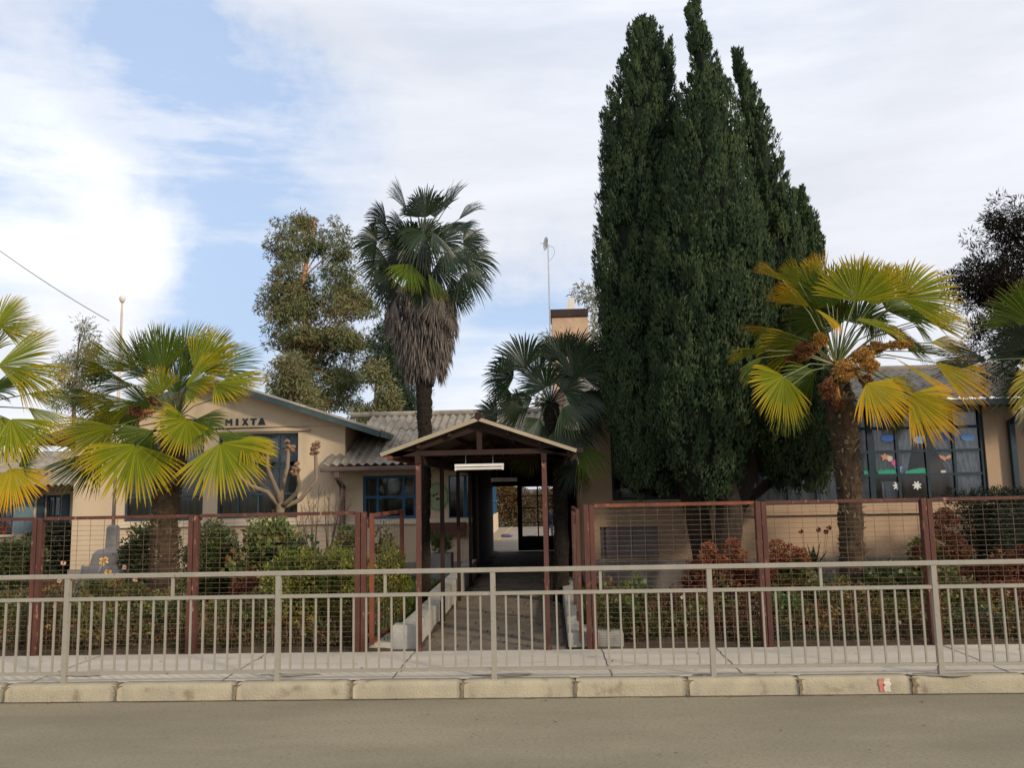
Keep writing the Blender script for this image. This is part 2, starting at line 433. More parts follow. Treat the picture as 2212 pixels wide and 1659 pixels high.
class MB:
    def __init__(s):
        s.v = []; s.f = []
    def add(s, v, f):
        n = len(s.v)
        s.v += [tuple(x) for x in v]
        s.f += [tuple(i + n for i in q) for q in f]
        return s
    def box(s, x0, x1, y0, y1, z0, z1):
        if x0 > x1: x0, x1 = x1, x0
        if y0 > y1: y0, y1 = y1, y0
        if z0 > z1: z0, z1 = z1, z0
        v = [(x0, y0, z0), (x1, y0, z0), (x1, y1, z0), (x0, y1, z0), (x0, y0, z1), (x1, y0, z1), (x1, y1, z1), (x0, y1, z1)]
        return s.add(v, [(0, 3, 2, 1), (4, 5, 6, 7), (0, 1, 5, 4), (1, 2, 6, 5), (2, 3, 7, 6), (3, 0, 4, 7)])
    def bar(s, p, q, w, h=None, up=(0, 0, 1)):
        h = h or w
        p = Vector(p); q = Vector(q); d = (q - p).normalized()
        u = Vector(up)
        if abs(d.dot(u)) > .98: u = Vector((0, 1, 0))
        a = d.cross(u).normalized(); b = a.cross(d).normalized()
        v = []
        for c in (p, q):
            for sa, sb in ((-1, -1), (1, -1), (1, 1), (-1, 1)):
                v.append(c + a * (sa * w / 2) + b * (sb * h / 2))
        return s.add(v, [(0, 3, 2, 1), (4, 5, 6, 7), (0, 1, 5, 4), (1, 2, 6, 5), (2, 3, 7, 6), (3, 0, 4, 7)])
    def tube(s, pts, radii, seg=8, cap=True, jit=0.0, rng=None):
        pts = [Vector(p) for p in pts]
        n = len(pts); V = []; F = []
        prev = None
        for i, p in enumerate(pts):
            d = (pts[min(i + 1, n - 1)] - pts[max(i - 1, 0)]).normalized()
            if prev is None:
                a = d.cross(Vector((0.13, 1, 0.07))).normalized()
            else:
                a = (prev - d * prev.dot(d)).normalized()
            prev = a
            b = d.cross(a)
            for k in range(seg):
                t = 2 * math.pi * k / seg
                r = radii[i] * (1 + (rng.uniform(-jit, jit) if jit else 0))
                V.append(p + a * (math.cos(t) * r) + b * (math.sin(t) * r))
        for i in range(n - 1):
            for k in range(seg):
                k2 = (k + 1) % seg
                F.append((i * seg + k, i * seg + k2, (i + 1) * seg + k2, (i + 1) * seg + k))
        if cap:
            F.append(tuple(range(seg))[::-1]); F.append(tuple((n - 1) * seg + k for k in range(seg)))
        return s.add(V, F)
    def disc(s, c, r, y0, y1, seg=24, rz=None):
        """a flat round plate facing -Y"""
        rz = rz or r
        V = []
        for y in (y0, y1):
            for k in range(seg):
                t = 2 * math.pi * k / seg
                V.append((c[0] + r * math.cos(t), y, c[2] + rz * math.sin(t)))
        F = [tuple(range(seg)), tuple(range(2 * seg - 1, seg - 1, -1))]
        for k in range(seg):
            k2 = (k + 1) % seg
            F.append((k, k + seg, k2 + seg, k2))
        return s.add(V, F)
    def poly(s, pts, y0, y1):
        """an extruded outline in the XZ plane"""
        n = len(pts)
        V = [(x, y0, z) for x, z in pts] + [(x, y1, z) for x, z in pts]
        F = [tuple(range(n)), tuple(range(2 * n - 1, n - 1, -1))]
        for k in range(n):
            k2 = (k + 1) % n
            F.append((k, k + n, k2 + n, k2))
        return s.add(V, F)
    def mesh(s, name, mat, smooth=False, bevel=0):
        me = bpy.data.meshes.new(name)
        me.from_pydata(s.v, [], s.f)
        if mat is not None: me.materials.append(mat)
        if smooth:
            me.polygons.foreach_set('use_smooth', [True] * len(me.polygons))
        me.update()
        return me
    def build(s, name, mat, parent=None, smooth=False, label=None, bevel=0):
        o = put(name, s.mesh(name, mat, smooth), parent, label=label)
        if bevel:
            b = o.modifiers.new('bevel', 'BEVEL'); b.width = bevel; b.segments = 2; b.limit_method = 'ANGLE'
        return o

def shaped_quads(rng, C, D, N, Lr, Wr, mid=.5):
    """leaves whose flat side faces N"""
    D = unit(D); R = unit(np.cross(D, N)); ln = Lr.reshape(-1, 1); wd = Wr.reshape(-1, 1)
    m = C + D * ln * mid
    return np.stack([C, m + R * wd / 2, C + D * ln, m - R * wd / 2], axis=1)

def quads_mesh(name, V, mat, along=None):
    """V: (n,4,3) array of separate quads"""
    n = V.shape[0]
    me = bpy.data.meshes.new(name)
    me.vertices.add(n * 4)
    me.vertices.foreach_set('co', V.reshape(-1).astype(np.float32))
    me.loops.add(n * 4)
    me.loops.foreach_set('vertex_index', np.arange(n * 4, dtype=np.int32))
    me.polygons.add(n)
    me.polygons.foreach_set('loop_start', np.arange(0, n * 4, 4, dtype=np.int32))
    me.polygons.foreach_set('loop_total', np.full(n, 4, dtype=np.int32))
    me.materials.append(mat)
    me.update(calc_edges=True)
    return me

def unit(a):
    return a / np.maximum(np.linalg.norm(a, axis=-1, keepdims=True), 1e-9)
def leafquads(rng, C, D, Lr, Wr, mid=.45):
    """rhombic leaves at C pointing along D"""
    n = len(C)
    D = unit(D)
    R = unit(np.cross(D, rng.normal(size=(n, 3))))
    ln = np.asarray(Lr).reshape(-1, 1) * np.ones((n, 1)); wd = np.asarray(Wr).reshape(-1, 1) * np.ones((n, 1))
    N = np.cross(D, R)
    base = C; tipp = C + D * ln
    m = C + D * ln * mid + N * wd * .12
    return np.stack([base, m + R * wd / 2, tipp, m - R * wd / 2], axis=1)

def clump_leaves(rng, centers, r, per, Lr, Wr, flat=.8, droop=0.0, up=0.0, out=1.0):
    """leaves gathered in loose balls round the centres"""
    k = len(centers)
    c = np.repeat(centers, per, axis=0)
    rr = np.repeat(np.asarray(r) * np.ones(k), per)[:, None]
    d = unit(rng.normal(size=(k * per, 3)))
    rad_ = rng.uniform(.25, 1.0, size=(k * per, 1)) ** .5
    off = d * rad_ * rr
    off[:, 2] *= flat
    D = d * out + rng.normal(size=d.shape) * .6
    D[:, 2] += up - droop
    l = Lr * rng.uniform(.6, 1.25, k * per); w = Wr * rng.uniform(.7, 1.2, k * per)
    return leafquads(rng, c + off, D, l, w)

# ================================================================== SETTING
rg = np.random.default_rng(11)
YR, YF, YB, YG = 8.08, 9.5, 17.5, 14.6      # railing, mesh fence, left and centre walls, right wall
def sheet(name, x0, x1, y0, y1, z, mat):
    mb = MB(); mb.add([(x0, y0, z), (x1, y0, z), (x1, y1, z), (x0, y1, z)], [(0, 1, 2, 3)])
    return struct(mb.build(name, mat))
sheet('ground', -900, 900, -900, 1500, -0.175, M['field'])
sheet('road', -70, 70, -14, 7.99, -0.15, M['asphalt'])
# pavement slab with a slightly uneven surface
def pavement():
    mb = MB()
    mb.add([(-60, 8.10, 0), (60, 8.10, 0), (60, 9.47, 0.0), (-60, 9.47, 0.0), (-60, 9.47, -.16), (60, 9.47, -.16)], [(0, 1, 2, 3), (3, 2, 5, 4)])
    o = struct(mb.build('pavement', M['concrete']))
    jm = MB(); r = np.random.default_rng(5)
    for a, y0_, b, y1_ in ((485, 1468, 560, 1416), (837, 1478, 905, 1416), (1325, 1470, 1290, 1416), (1609, 1462, 1560, 1408), (2184, 1455, 2060, 1402), (60, 1478, 190, 1420)):
        p, q = G(a, y0_), G(b, y1_)
        x = p.x; pts = []
        for i in range(13):
            t = i / 12
            pts.append((x + (q.x - p.x) * t * .15 + r.uniform(-.008, .008), 8.10 + t * 1.36))
        for (xa, ya), (xb, yb) in zip(pts, pts[1:]):
            jm.add([(xa - .005, ya, .004), (xa + .005, ya, .004), (xb + .005, yb, .004), (xb - .005, yb, .004)], [(0, 1, 2, 3)])
    # a long crack parallel to the kerb
    struct(jm.build('pavement_joint', M['joint'], o))
    for px_ in (143, 597, 1067, 1540, 2022):
        c = G(px_ + 25, 1462); v = []
        for k in range(28):
            t = k / 28 * 2 * math.pi
            rr_ = 1 + .22 * math.sin(3 * t + px_) + .1 * math.sin(7 * t + px_)
            v.append((c.x + .26 * rr_ * math.cos(t), c.y + .05 + .07 * rr_ * math.sin(t), .006))
        m_ = MB(); m_.add(v, [tuple(range(28))]); struct(m_.build('pavement_stain', M['stain'], o))
pavement()
def kerb():
    jx = [-5.25, -4.16, -3.0, -1.9, -0.85, 0.2, 1.24, 2.25, 3.27]
    xs = [-5.25 - 1.06 * k for k in range(30, 0, -1)] + jx + [3.27 + 1.06 * k for k in range(1, 30)]
    mb = MB(); r = np.random.default_rng(3)
    for a, b in zip(xs, xs[1:]):
        a += .004 + r.uniform(0, .012); b -= .004 + r.uniform(0, .012)
        n = 18; V = []; prof = [(7.975, -.17), (7.985, -.05), (7.992, -.018), (8.01, .0), (8.055, .006), (8.12, .005), (8.12, -.17)]
        for i in range(n + 1):
            t = i / n; x = a + (b - a) * t
            e = min(t, 1 - t) * (b - a)
            rd = max(0, 1 - e / .022) ** 2 * .012
            for (y, z) in prof:
                V.append((x, y + (rd if y < 8.0 else 0) + r.uniform(-.002, .002), z - (rd if z > -.1 else 0) + r.uniform(-.0015, .0015)))
        k = len(prof); F = []
        for i in range(n):
            for j in range(k - 1):
                F.append((i * k + j, (i + 1) * k + j, (i + 1) * k + j + 1, i * k + j + 1))
        F.append(tuple(range(k - 1, -1, -1))); F.append(tuple(n * k + j for j in range(k)))
        mb.add(V, F)
    o = struct(mb.build('kerb', M['kerb'], smooth=True))
    for j in jx:
        if r.random() < .4: continue
        w0_, w1_ = r.uniform(.006, .02), r.uniform(.012, .06)
        if r.random() < .3: w0_, w1_ = w1_, w0_
        left_ = [(j - w0_ * r.uniform(.5, 1.2), -.145 + .138 * i / 6) for i in range(7)]
        right_ = [(j + w1_ * r.uniform(.4, 1.2), -.145 + .138 * i / 6) for i in range(7)]
        sm = MB(); sm.add([(x, 7.969 + (.012 if z > -.03 else .0), z) for x, z in left_ + right_], [(i, i + 7, i + 8, i + 1) for i in range(6)])
        struct(sm.build('joint_dirt', M['mortar'], o))
    e = MB(); e.box(-60, 60, 8.0, 8.11, -.17, -.012); struct(e.build('kerb_mortar', M['mortar'], o))
    g = MB()
    r2 = np.random.default_rng(8)
    x = -40
    while x < 40:
        w = r2.uniform(.05, .3)
        g.add([(x, 7.935 + r2.uniform(0, .03), -.146), (x + w, 7.935 + r2.uniform(0, .03), -.146), (x + w, 7.99, -.146), (x, 7.99, -.146)], [(0, 1, 2, 3)])
        x += w
    struct(g.build('gutter_dirt', M['joint'], o))
    for dx, w, mt in ((0, .035, 'redpaint'), (.045, .05, 'whitepaint')):
        x = G(1903, 1490, -.1).x + dx
        V = []; n = 8
        for i in range(n + 1):
            z = -.125 + .118 * i / n
            y = 7.972 if z < -.05 else 7.978
            V += [(x + r2.uniform(-.008, .008) - .01 * (1 - i / n), y, z), (x + w + r2.uniform(-.008, .008), y, z)]
        V2 = [(v[0], v[1] - .0, v[2]) for v in V]
        mb2 = MB(); mb2.add(V2, [(2 * i, 2 * i + 1, 2 * i + 3, 2 * i + 2) for i in range(n)])
        struct(mb2.build('paint_mark', M[mt], o))
kerb()
# garden soil, uneven
def garden():
    nx, ny = 150, 60
    xs = np.linspace(-22, 22, nx); ys = np.linspace(9.475, 24.0, ny)
    V = []; F = []
    for j, y in enumerate(ys):
        for i, x in enumerate(xs):
            z = .03 + .03 * math.sin(x * 3.1 + y * 1.7) * math.sin(y * 2.3 - x) + rg.uniform(-.02, .02)
            if j == 0: z = -.01
            if -1.62 < x < .16: z = -.03
            V.append((x, y, z))
    for j in range(ny - 1):
        for i in range(nx - 1):
            a = j * nx + i
            F.append((a, a + 1, a + nx + 1, a + nx))
    mb = MB(); mb.add(V, F); struct(mb.build('garden_soil', M['soil'], smooth=True))
garden()
sheet('courtyard', -14, 14, 24.02, 39, .0, M['court'])
sheet('field_beyond', -80, 80, 39.0, 300, -.02, M['field'])
for s_ in (-1,):
    mb = MB(); p, q = G(1072, 1168, .004), G(1112, 1131, .004)
    mb.add([(p.x, p.y, .004), (p.x + .07, p.y, .004), (q.x + .07, q.y, .004), (q.x, q.y, .004)], [(0, 1, 2, 3)])
    struct(mb.build('court_line', M['yellow_line']))
# paved path in stretcher bond
def path():
    mb = MB(); r = np.random.default_rng(4)
    y = 9.475; row = 0
    while y < 24:
        d = .2
        x = -1.62 - (row % 2) * .2 - (row % 3) * .07
        while x < .16:
            a, b = max(x, -1.60) + .004, min(x + .40, .14) - (.02 if r.random() < .5 else .004)
            if b - a > .03:
                z = r.uniform(-.004, .004)
                mb.box(a, b, y + .003, y + d - .003, -.03, z)
            x += .40
        y += d; row += 1
    o = struct(mb.build('path', M['paver']))
    b = MB(); b.box(-1.62, .16, 9.475, 24.01, -.05, -.012); struct(b.build('path_joint', M['joint'], o))
path()

# ================================================================== RAILING
def railing():
    bx = [-4.72, -2.635, -.56, 1.49, 3.57]
    d = 2.08
    bx = [bx[0] - d] + bx + [bx[-1] + d]
    t = thing('pedestrian_railing', 'grey painted steel tube railing along the kerb edge of the pavement', 'railing', (0, YR, 0))
    zt0, zt1 = PZ(1062, 1238, YR), PZ(1062, 1225, YR)
    zm = PZ(1062, 1282, YR); zb = PZ(1062, 1446, YR)
    zt = (zt0 + zt1) / 2
    me = MB().box(-.024, .024, -.024, .024, 0, zt - .022).mesh('post', M['rail'])
    bp = MB().box(-.0085, .0085, -.0085, .0085, zb, zm).mesh('baluster', M['rail'])
    sp = MB().box(-.013, .013, -.013, .013, zm, zt).mesh('spacer', M['rail'])
    for x in bx:
        put('post', me, t, (x, YR, 0))
    m = MB(); m.box(bx[0] - .02, bx[-1] + .02, YR - .025, YR + .025, zt - .021, zt + .021)
    m.build('top_rail', M['rail'], t, bevel=.004)
    for a, b in zip(bx, bx[1:]):
        MB().box(a + .024, b - .024, YR - .018, YR + .018, zm - .016, zm + .016).build('middle_rail', M['rail'], t)
        MB().box(a + .024, b - .024, YR - .016, YR + .016, zb - .014, zb + .014).build('bottom_rail', M['rail'], t)
        put('spacer', sp, t, ((a + b) / 2, YR, 0))
        n = 16
        for k in range(n):
            x = a + (b - a) * (k + 1.0) / (n + 1)
            put('baluster', bp, t, (x, YR, 0))
railing()

# ================================================================== RUSTY MESH FENCE AND GATES
def mesh_panel(a, b, z0, z1, name='mesh_panel', dz=.056, dx=.156, seed=0, parent=None):
    """welded wire between two ground points a, b (x, y)"""
    r = np.random.default_rng(seed)
    mb = MB(); A = Vector((*a, 0)); B = Vector((*b, 0)); Ln = (B - A).length; d = (B - A) / Ln
    z = z0 + .03
    w = .0035
    while z < z1 - .02:
        p = A + Vector((0, 0, z)); prev = p
        n = max(2, int(Ln / .5))
        off = r.uniform(-.004, .004)
        for i in range(1, n + 1):
            q = A + d * (Ln * i / n) + Vector((0, 0, z + off * math.sin(i * 1.3) + r.uniform(-.003, .003)))
            mb.bar(prev, q, w, w); prev = q
        z += dz
    x = dx * .6
    while x < Ln:
        p = A + d * x
        k = r.uniform(-.006, .006)
        mb.bar(p + Vector((0, -.004, z0)), p + d * k + Vector((0, -.004, z1)), w, w)
        x += dx
    return mb.build(name, M['wire'], parent)
ztop = 1.55
def fence_left():
    t = thing('mesh_fence', 'rusty welded wire mesh fence left of the entrance gate, in front of the palms', 'fence', (-4, YF, 0))
    ps = [PX(-390, YF, 1120), PX(85, YF, 1120), PX(421, YF, 1110), PX(780, YF, 1108)]
    for i, x in enumerate(ps):
        w = .055 if i < 3 else .062
        mb = MB(); mb.box(x - w, x - .004, YF - .045, YF + .045, 0, ztop); mb.box(x + .004, x + w, YF - .04, YF + .04, 0, ztop - .004)
        mb.build('post', M['rust'], t, bevel=.004)
    for a, b in zip(ps, ps[1:]):
        MB().box(a + .065, b - .065, YF - .02, YF + .02, ztop - .03, ztop + .008).build('top_rail', M['rust'], t)
        mesh_panel((a + .06, YF), (b - .06, YF), .02, ztop - .03, seed=int(a * 10) % 97, parent=t)
fence_left()
def fence_right():
    t = thing('mesh_fence', 'rusty welded wire mesh fence right of the entrance, in front of the cypresses and hydrangeas', 'fence', (3, YF, 0))
    ps = [PX(1271, YF, 1100), PX(1641, YF, 1085), PX(1998, YF, 1080), PX(2390, YF, 1060), PX(2760, YF, 1060)]
    for i, x in enumerate(ps):
        w = .06
        mb = MB(); mb.box(x - w, x - .004, YF - .045, YF + .045, 0, ztop + .03); mb.box(x + .004, x + w, YF - .04, YF + .04, 0, ztop + .026)
        mb.build('post', M['rust'], t, bevel=.004)
    for a, b in zip(ps, ps[1:]):
        MB().box(a + .065, b - .065, YF - .02, YF + .02, ztop - .0, ztop + .036).build('top_rail', M['rust2'] if a < 0.6 else M['rust'], t)
        mesh_panel((a + .06, YF), (b - .06, YF), .02, ztop, seed=int(abs(a) * 10) % 97 + 3, parent=t)
fence_right()
def gate(label, hinge, far, mat, seed):
    t = thing('mesh_gate', label, 'gate', (hinge[0], hinge[1], .06), 'open leaves of the entrance gate')
    A = Vector((*hinge, 0)); B = Vector((*far, 0)); w = .045
    d = (B - A).normalized()
    z0, z1 = .07, 1.53
    f = MB()
    f.bar(A + Vector((0, 0, z0)), A + Vector((0, 0, z1)), w, w)
    f.bar(B + Vector((0, 0, z0)), B + Vector((0, 0, z1)), w, w)
    f.bar(A + d * .023 + Vector((0, 0, z0 + .02)), B - d * .023 + Vector((0, 0, z0 + .02)), w - .005, w - .005)
    f.bar(A + d * .023 + Vector((0, 0, z1 - .025)), B - d * .023 + Vector((0, 0, z1 - .025)), w - .005, w - .005)
    f.build('frame', mat, t)
    mesh_panel((A + d * .03)[:2], (B - d * .03)[:2], z0 + .03, z1 - .05, seed=seed, parent=t)
    for z in (.35, 1.42):
        h = MB(); h.tube([A + Vector((-.03, 0, z - .05)), A + Vector((-.03, 0, z + .05))], [.017, .017], 8)
        h.build('hinge', M['rust'], t)
g0 = P(803, 1250, YF + .02)
g1 = G(869, 1345, .05)
gate('open rusty gate leaf on the left of the path, swung inwards beside the hedge', (g0.x, YF + .02), (g1.x, g1.y), M['rust2'], 5)
g0 = P(1252, 1250, YF + .02)
gate('open rusty gate leaf on the right of the path, seen almost edge on', (g0.x, YF + .02), (PX(1240, 11.2, 1200), 11.2), M['rust'], 6)

# ================================================================== BUILDINGS
def wall_mesh(mb, x0, x1, z0, z1, Y, th, holes):
    xs = sorted({x0, x1, *[h[0] for h in holes], *[h[1] for h in holes]})
    zs = sorted({z0, z1, *[h[2] for h in holes], *[h[3] for h in holes]})
    def solid(i, j):
        if i < 0 or j < 0 or i >= len(xs) - 1 or j >= len(zs) - 1: return False
        cx, cz = (xs[i] + xs[i + 1]) / 2, (zs[j] + zs[j + 1]) / 2
        return not any(h[0] < cx < h[1] and h[2] < cz < h[3] for h in holes)
    for i in range(len(xs) - 1):
        for j in range(len(zs) - 1):
            if not solid(i, j): continue
            a, b, c, d = xs[i], xs[i + 1], zs[j], zs[j + 1]
            mb.add([(a, Y, c), (b, Y, c), (b, Y, d), (a, Y, d)], [(0, 1, 2, 3)])
            mb.add([(a, Y + th, c), (b, Y + th, c), (b, Y + th, d), (a, Y + th, d)], [(3, 2, 1, 0)])
            if not solid(i - 1, j): mb.add([(a, Y, c), (a, Y + th, c), (a, Y + th, d), (a, Y, d)], [(3, 2, 1, 0)])
            if not solid(i + 1, j): mb.add([(b, Y, c), (b, Y + th, c), (b, Y + th, d), (b, Y, d)], [(0, 1, 2, 3)])
            if not solid(i, j - 1): mb.add([(a, Y, c), (b, Y, c), (b, Y + th, c), (a, Y + th, c)], [(3, 2, 1, 0)])
            if not solid(i, j + 1): mb.add([(a, Y, d), (b, Y, d), (b, Y + th, d), (a, Y + th, d)], [(0, 1, 2, 3)])
def window(parent, x0, x1, z0, z1, Y, vs, hs, mat, bw=.035, fw=.05, glass='glass', thick=(), depth=.05):
    m = MB()
    m.box(x0, x0 + fw, Y, Y + depth, z0, z1); m.box(x1 - fw, x1, Y, Y + depth, z0, z1)
    m.box(x0 + fw, x1 - fw, Y + .001, Y + depth - .001, z0, z0 + fw); m.box(x0 + fw, x1 - fw, Y + .001, Y + depth - .001, z1 - fw, z1)
    for x in vs:
        w = bw * (2.0 if x in thick else 1)
        m.box(x - w / 2, x + w / 2, Y + .004, Y + depth - .006, z0 + fw, z1 - fw)
    for z in hs:
        m.box(x0 + fw, x1 - fw, Y + .008, Y + depth - .010, z - bw / 2, z + bw / 2)
    f = m.build('window', mat, parent)
    g = MB(); g.box(x0 + fw * .5, x1 - fw * .5, Y + depth * .55, Y + depth * .55 + .004, z0 + fw * .5, z1 - fw * .5)
    g.build('pane', M[glass], f)
    return f
def curtain(parent, x0, x1, z0, z1, Y, mat, folds=14, amp=.03, x0b=None, x1b=None, name='curtain'):
    """hanging cloth; x0b/x1b are the ends at the bottom when it is drawn aside"""
    x0b = x0 if x0b is None else x0b; x1b = x1 if x1b is None else x1b
    n = int(folds * 8); V = []; F = []
    for j in range(7):
        t = j / 6
        a = x0 + (x0b - x0) * t; b = x1 + (x1b - x1) * t
        for i in range(n + 1):
            s = i / n
            V.append((a + (b - a) * s, Y + amp * math.sin(s * folds * 2 * math.pi + math.sin(s * 9)) * (.6 + .4 * t), z1 + (z0 - z1) * t))
    for j in range(6):
        for i in range(n):
            q = j * (n + 1) + i
            F.append((q, q + 1, q + n + 2, q + n + 1))
    m = MB(); m.add(V, F)
    return m.build(name, mat, parent, smooth=True)

def corrugated(x0, x1, eave, ridge, wl_=.177, amp=.027, rows=3, th=.008, seed=0, step=.012, left=None):
    """sheets running from eave (y,z) to ridge (y,z), waves across x. left(s): x of the left edge at slope fraction s"""
    r = np.random.default_rng(seed)
    mb = MB()
    (ye, ze), (yr, zr) = eave, ridge
    L_ = math.hypot(yr - ye, zr - ze); ny, nz = -(zr - ze) / L_, (yr - ye) / L_
    nx = int((x1 - x0) / wl_ * 8)
    for k in range(rows):
        s0, s1 = k / rows, min(1.0, (k + 1) / rows + .03)
        V = []
        for j, s in enumerate((s0, (s0 + s1) / 2, s1)):
            off = step * (1 - (s - s0) / (s1 - s0)) * (1 if k else .6) + .002 * k
            for i in range(nx + 1):
                x = x0 + (x1 - x0) * i / nx
                h = amp * math.cos(2 * math.pi * x / wl_) + off + r.uniform(-.001, .001)
                V.append((x, ye + (yr - ye) * s + ny * h, ze + (zr - ze) * s + nz * h))
        base = len(V)
        V += [(a, b - ny * th, c - nz * th) for a, b, c in V]
        F = []
        w = nx + 1
        for j in range(2):
            for i in range(nx):
                q = j * w + i
                F.append((q, q + 1, q + w + 1, q + w))
                F.append((base + q + w, base + q + w + 1, base + q + 1, base + q))
        for i in range(nx):
            F.append((i + 1, i, base + i, base + i + 1))
        mb.add(V, F)
    return mb

# ---------------------------------------- left gabled wing
def gable_wing():
    Y = YB
    x0, x1 = PX(159, Y), PX(745, Y)
    ze = PZ(745, 955, Y)                      # top of the square wall
    xm = (PX(114, Y, 930) + PX(820, Y, 938)) / 2
    t = thing('gabled_wing', 'cream gabled school wing with slate blue windows behind the left palm', 'building', (xm, Y, 0))
    zp = PZ(474, 815, Y - .4)
    zE = PZ(820, 932, Y - .4)
    xR, xL = PX(820, Y - .4, 938), 2 * xm - PX(820, Y - .4, 938)
    sl_ = (zp - zE) / (xR - xm)
    w1 = (PX(269, Y), PX(439, Y), PZ(350, 1126, Y), PZ(350, 942, Y))
    w2 = (PX(470, Y), PX(643, Y), PZ(550, 1120, Y), PZ(550, 937, Y))
    mb = MB()
    zw = zp - sl_ * (x1 - xm) - .10
    wall_mesh(mb, x0, x1, 0, zw, Y, .2, [w1, w2])
    zl = zp - sl_ * (xm - x0) - .10
    mb.poly([(x0, zw), (x1, zw), (xm, zp - .10), (x0, zl)] if abs(zl - zw) > .01 else [(x0, zw), (x1, zw), (xm, zp - .10)], Y, Y + .2)
    mb.box(x0, x0 + .2, Y + .2, Y + 9, 0, zl - .02); mb.box(x1 - .2, x1, Y + .2, Y + 9, 0, zw - .02)
    mb.box(x0, x1, Y + 9, Y + 9.2, 0, zw)
    mb.build('wall', M['stucco'], t)
    MB().box(x0 + .2, x1 - .2, Y + 3.2, Y + 3.3, 0, zw).build('inner_wall', M['innerwall'], t)
    # roof: two slopes, corrugations running down, eaves proud of the walls
    def slope(sx, name):
        m = MB(); n = int(9.9 / .177 * 6); V = []
        rr = np.random.default_rng(2)
        for j in range(2):
            for i in range(n + 1):
                y = Y - .42 + 9.9 * i / n
                h = .024 * math.cos(2 * math.pi * y / .177) + .03
                x = xm + sx * (xR - xm + .02) * j
                V.append((x, y, zp - sl_ * abs(x - xm) + h))
        b = len(V); V += [(a, c, d - .01) for a, c, d in V]
        F = []
        for i in range(n):
            F.append((i, i + 1, n + 2 + i, n + 1 + i)); F.append((b + i + 1, b + i, b + n + 1 + i, b + n + 2 + i))
            F.append((n + 1 + i, n + 2 + i, b + n + 2 + i, b + n + 1 + i))
        m.add(V, F); return m.build(name, M['roof'], t)
    slope(1, 'roof'); slope(-1, 'roof')
    for sx in (1, -1):
        m = MB(); a = Vector((xm, Y - .40, zp - .055)); b = Vector((xm + sx * (xR - xm), Y - .40, zE - .055))
        m.bar(a, b, .03, .12); m.build('bargeboard', M['fascia'], t)
        m = MB(); m.box(xm + sx * (xR - xm) - .02, xm + sx * (xR - xm) + .02, Y - .385, Y + 9, zE - .11, zE + .0); m.build('eave_fascia', M['fascia'], t)
        m = MB(); a = Vector((xm, Y + 4, zp - .085)); b = Vector((xm + sx * (xR - xm - .04), Y + 4, zE - .085))
        m.bar(a, b, 8.76, .03); m.build('soffit', M['stucco'], t)
    # sills, string course, plinth
    zs = PZ(450, 1128, Y)
    MB().box(PX(255, Y), x1 - .0, Y - .06, Y - .002, zs - .09, zs).build('sill', M['band'], t)
    MB().box(x0 - .02, x1 - .0, Y - .05, Y - .002, 0, PZ(557, 1224, Y)).build('plinth', M['plinth'], t)
    zz = PZ(550, 933, Y)
    MB().box(w1[0] - .1, w2[1] + .25, Y - .05, Y - .002, zz, zz + .035).build('string_course', M['stucco'], t)
    for (a, b, c, d), cols, k in ((w1, (.33, .66), 1), (w2, (.25, .5, .75), 2)):
        vs = [a + (b - a) * u for u in cols]
        hs = [c + (d - c) * u for u in (.28, .60, .82)]
        f = window(t, a, b, c, d, Y + .05, vs, hs, M['teal'], .035, .045, 'glass_dirty')
        curtain(f, a, b, c, c + (d - c) * .58, Y + .13, M['curtain'], 12)
        curtain(f, a, b, c + (d - c) * .66, d, Y + .14, M['net'], 8, .012)
    # painted words on the gable
    m = MB()
    base = P(495, 918, Y); h = PZ(550, 905, Y) - PZ(550, 918, Y); h *= 1.12
    pitch = (PX(563, Y) - PX(503, Y)) / 3.35
    wd = pitch * .76; s = h * .24; ya, yb = Y - .012, Y - .002
    def bars(x, segs):
        for q in segs:
            if len(q) == 4: m.box(x + q[0] * wd, x + q[1] * wd, ya, yb, zb_ + q[2] * h, zb_ + q[3] * h)
            else: m.poly([(x + a * wd, zb_ + b * h) for a, b in q[0]], ya, yb)
    font = {
        'E': [(0, .35, 0, 1), (.35, 1, 0, .22), (.35, .9, .39, .61), (.35, 1, .78, 1)],
        'S': [(0, 1, 0, .22), (.68, 1, .22, .5), (0, 1, .5, .62), (0, .32, .62, .8), (0, 1, .8, 1)],
        'C': [(0, .35, 0, 1), (.35, 1, 0, .24), (.35, 1, .76, 1)],
        'U': [(0, .33, 0, 1), (.33, .67, 0, .24), (.67, 1, 0, 1)],
        'L': [(0, .36, 0, 1), (.36, 1, 0, .26)],
        'A': [([(-.12, 0), (1.12, 0), (.68, 1), (.32, 1)],)],
        'M': [(-.05, .25, 0, 1), (.75, 1.05, 0, 1), ([(.25, 1), (.25, .6), (.5, .25), (.75, .6), (.75, 1), (.5, .65)],)],
        'I': [(.3, .7, 0, 1)],
        'X': [([(0, 0), (.32, 0), (1, 1), (.68, 1)],), ([(.68, 0), (1, 0), (.32, 1), (0, 1)],)],
        'T': [(0, 1, .77, 1), (.33, .67, 0, .77)],
    }
    txt = 'ESCUELA MIXTA'
    xT = PX(563, Y) - wd / 2
    zb_ = PZ(563, 918, Y)
    ln = list(txt)
    for i, ch in enumerate(ln):
        if ch == ' ': continue
        m = MB()
        k = len(ln) - 1 - i
        if ch == 'X':
            yb -= .0; 
        bars(xT - k * pitch, font[ch] if ch != 'X' else font[ch][:1])
        if ch == 'X':
            ya -= .003; bars(xT - k * pitch, font[ch][1:]); ya += .003
        m.build('letter', M['letter'], t)
    return x1, zw
gx1, gzw = gable_wing()

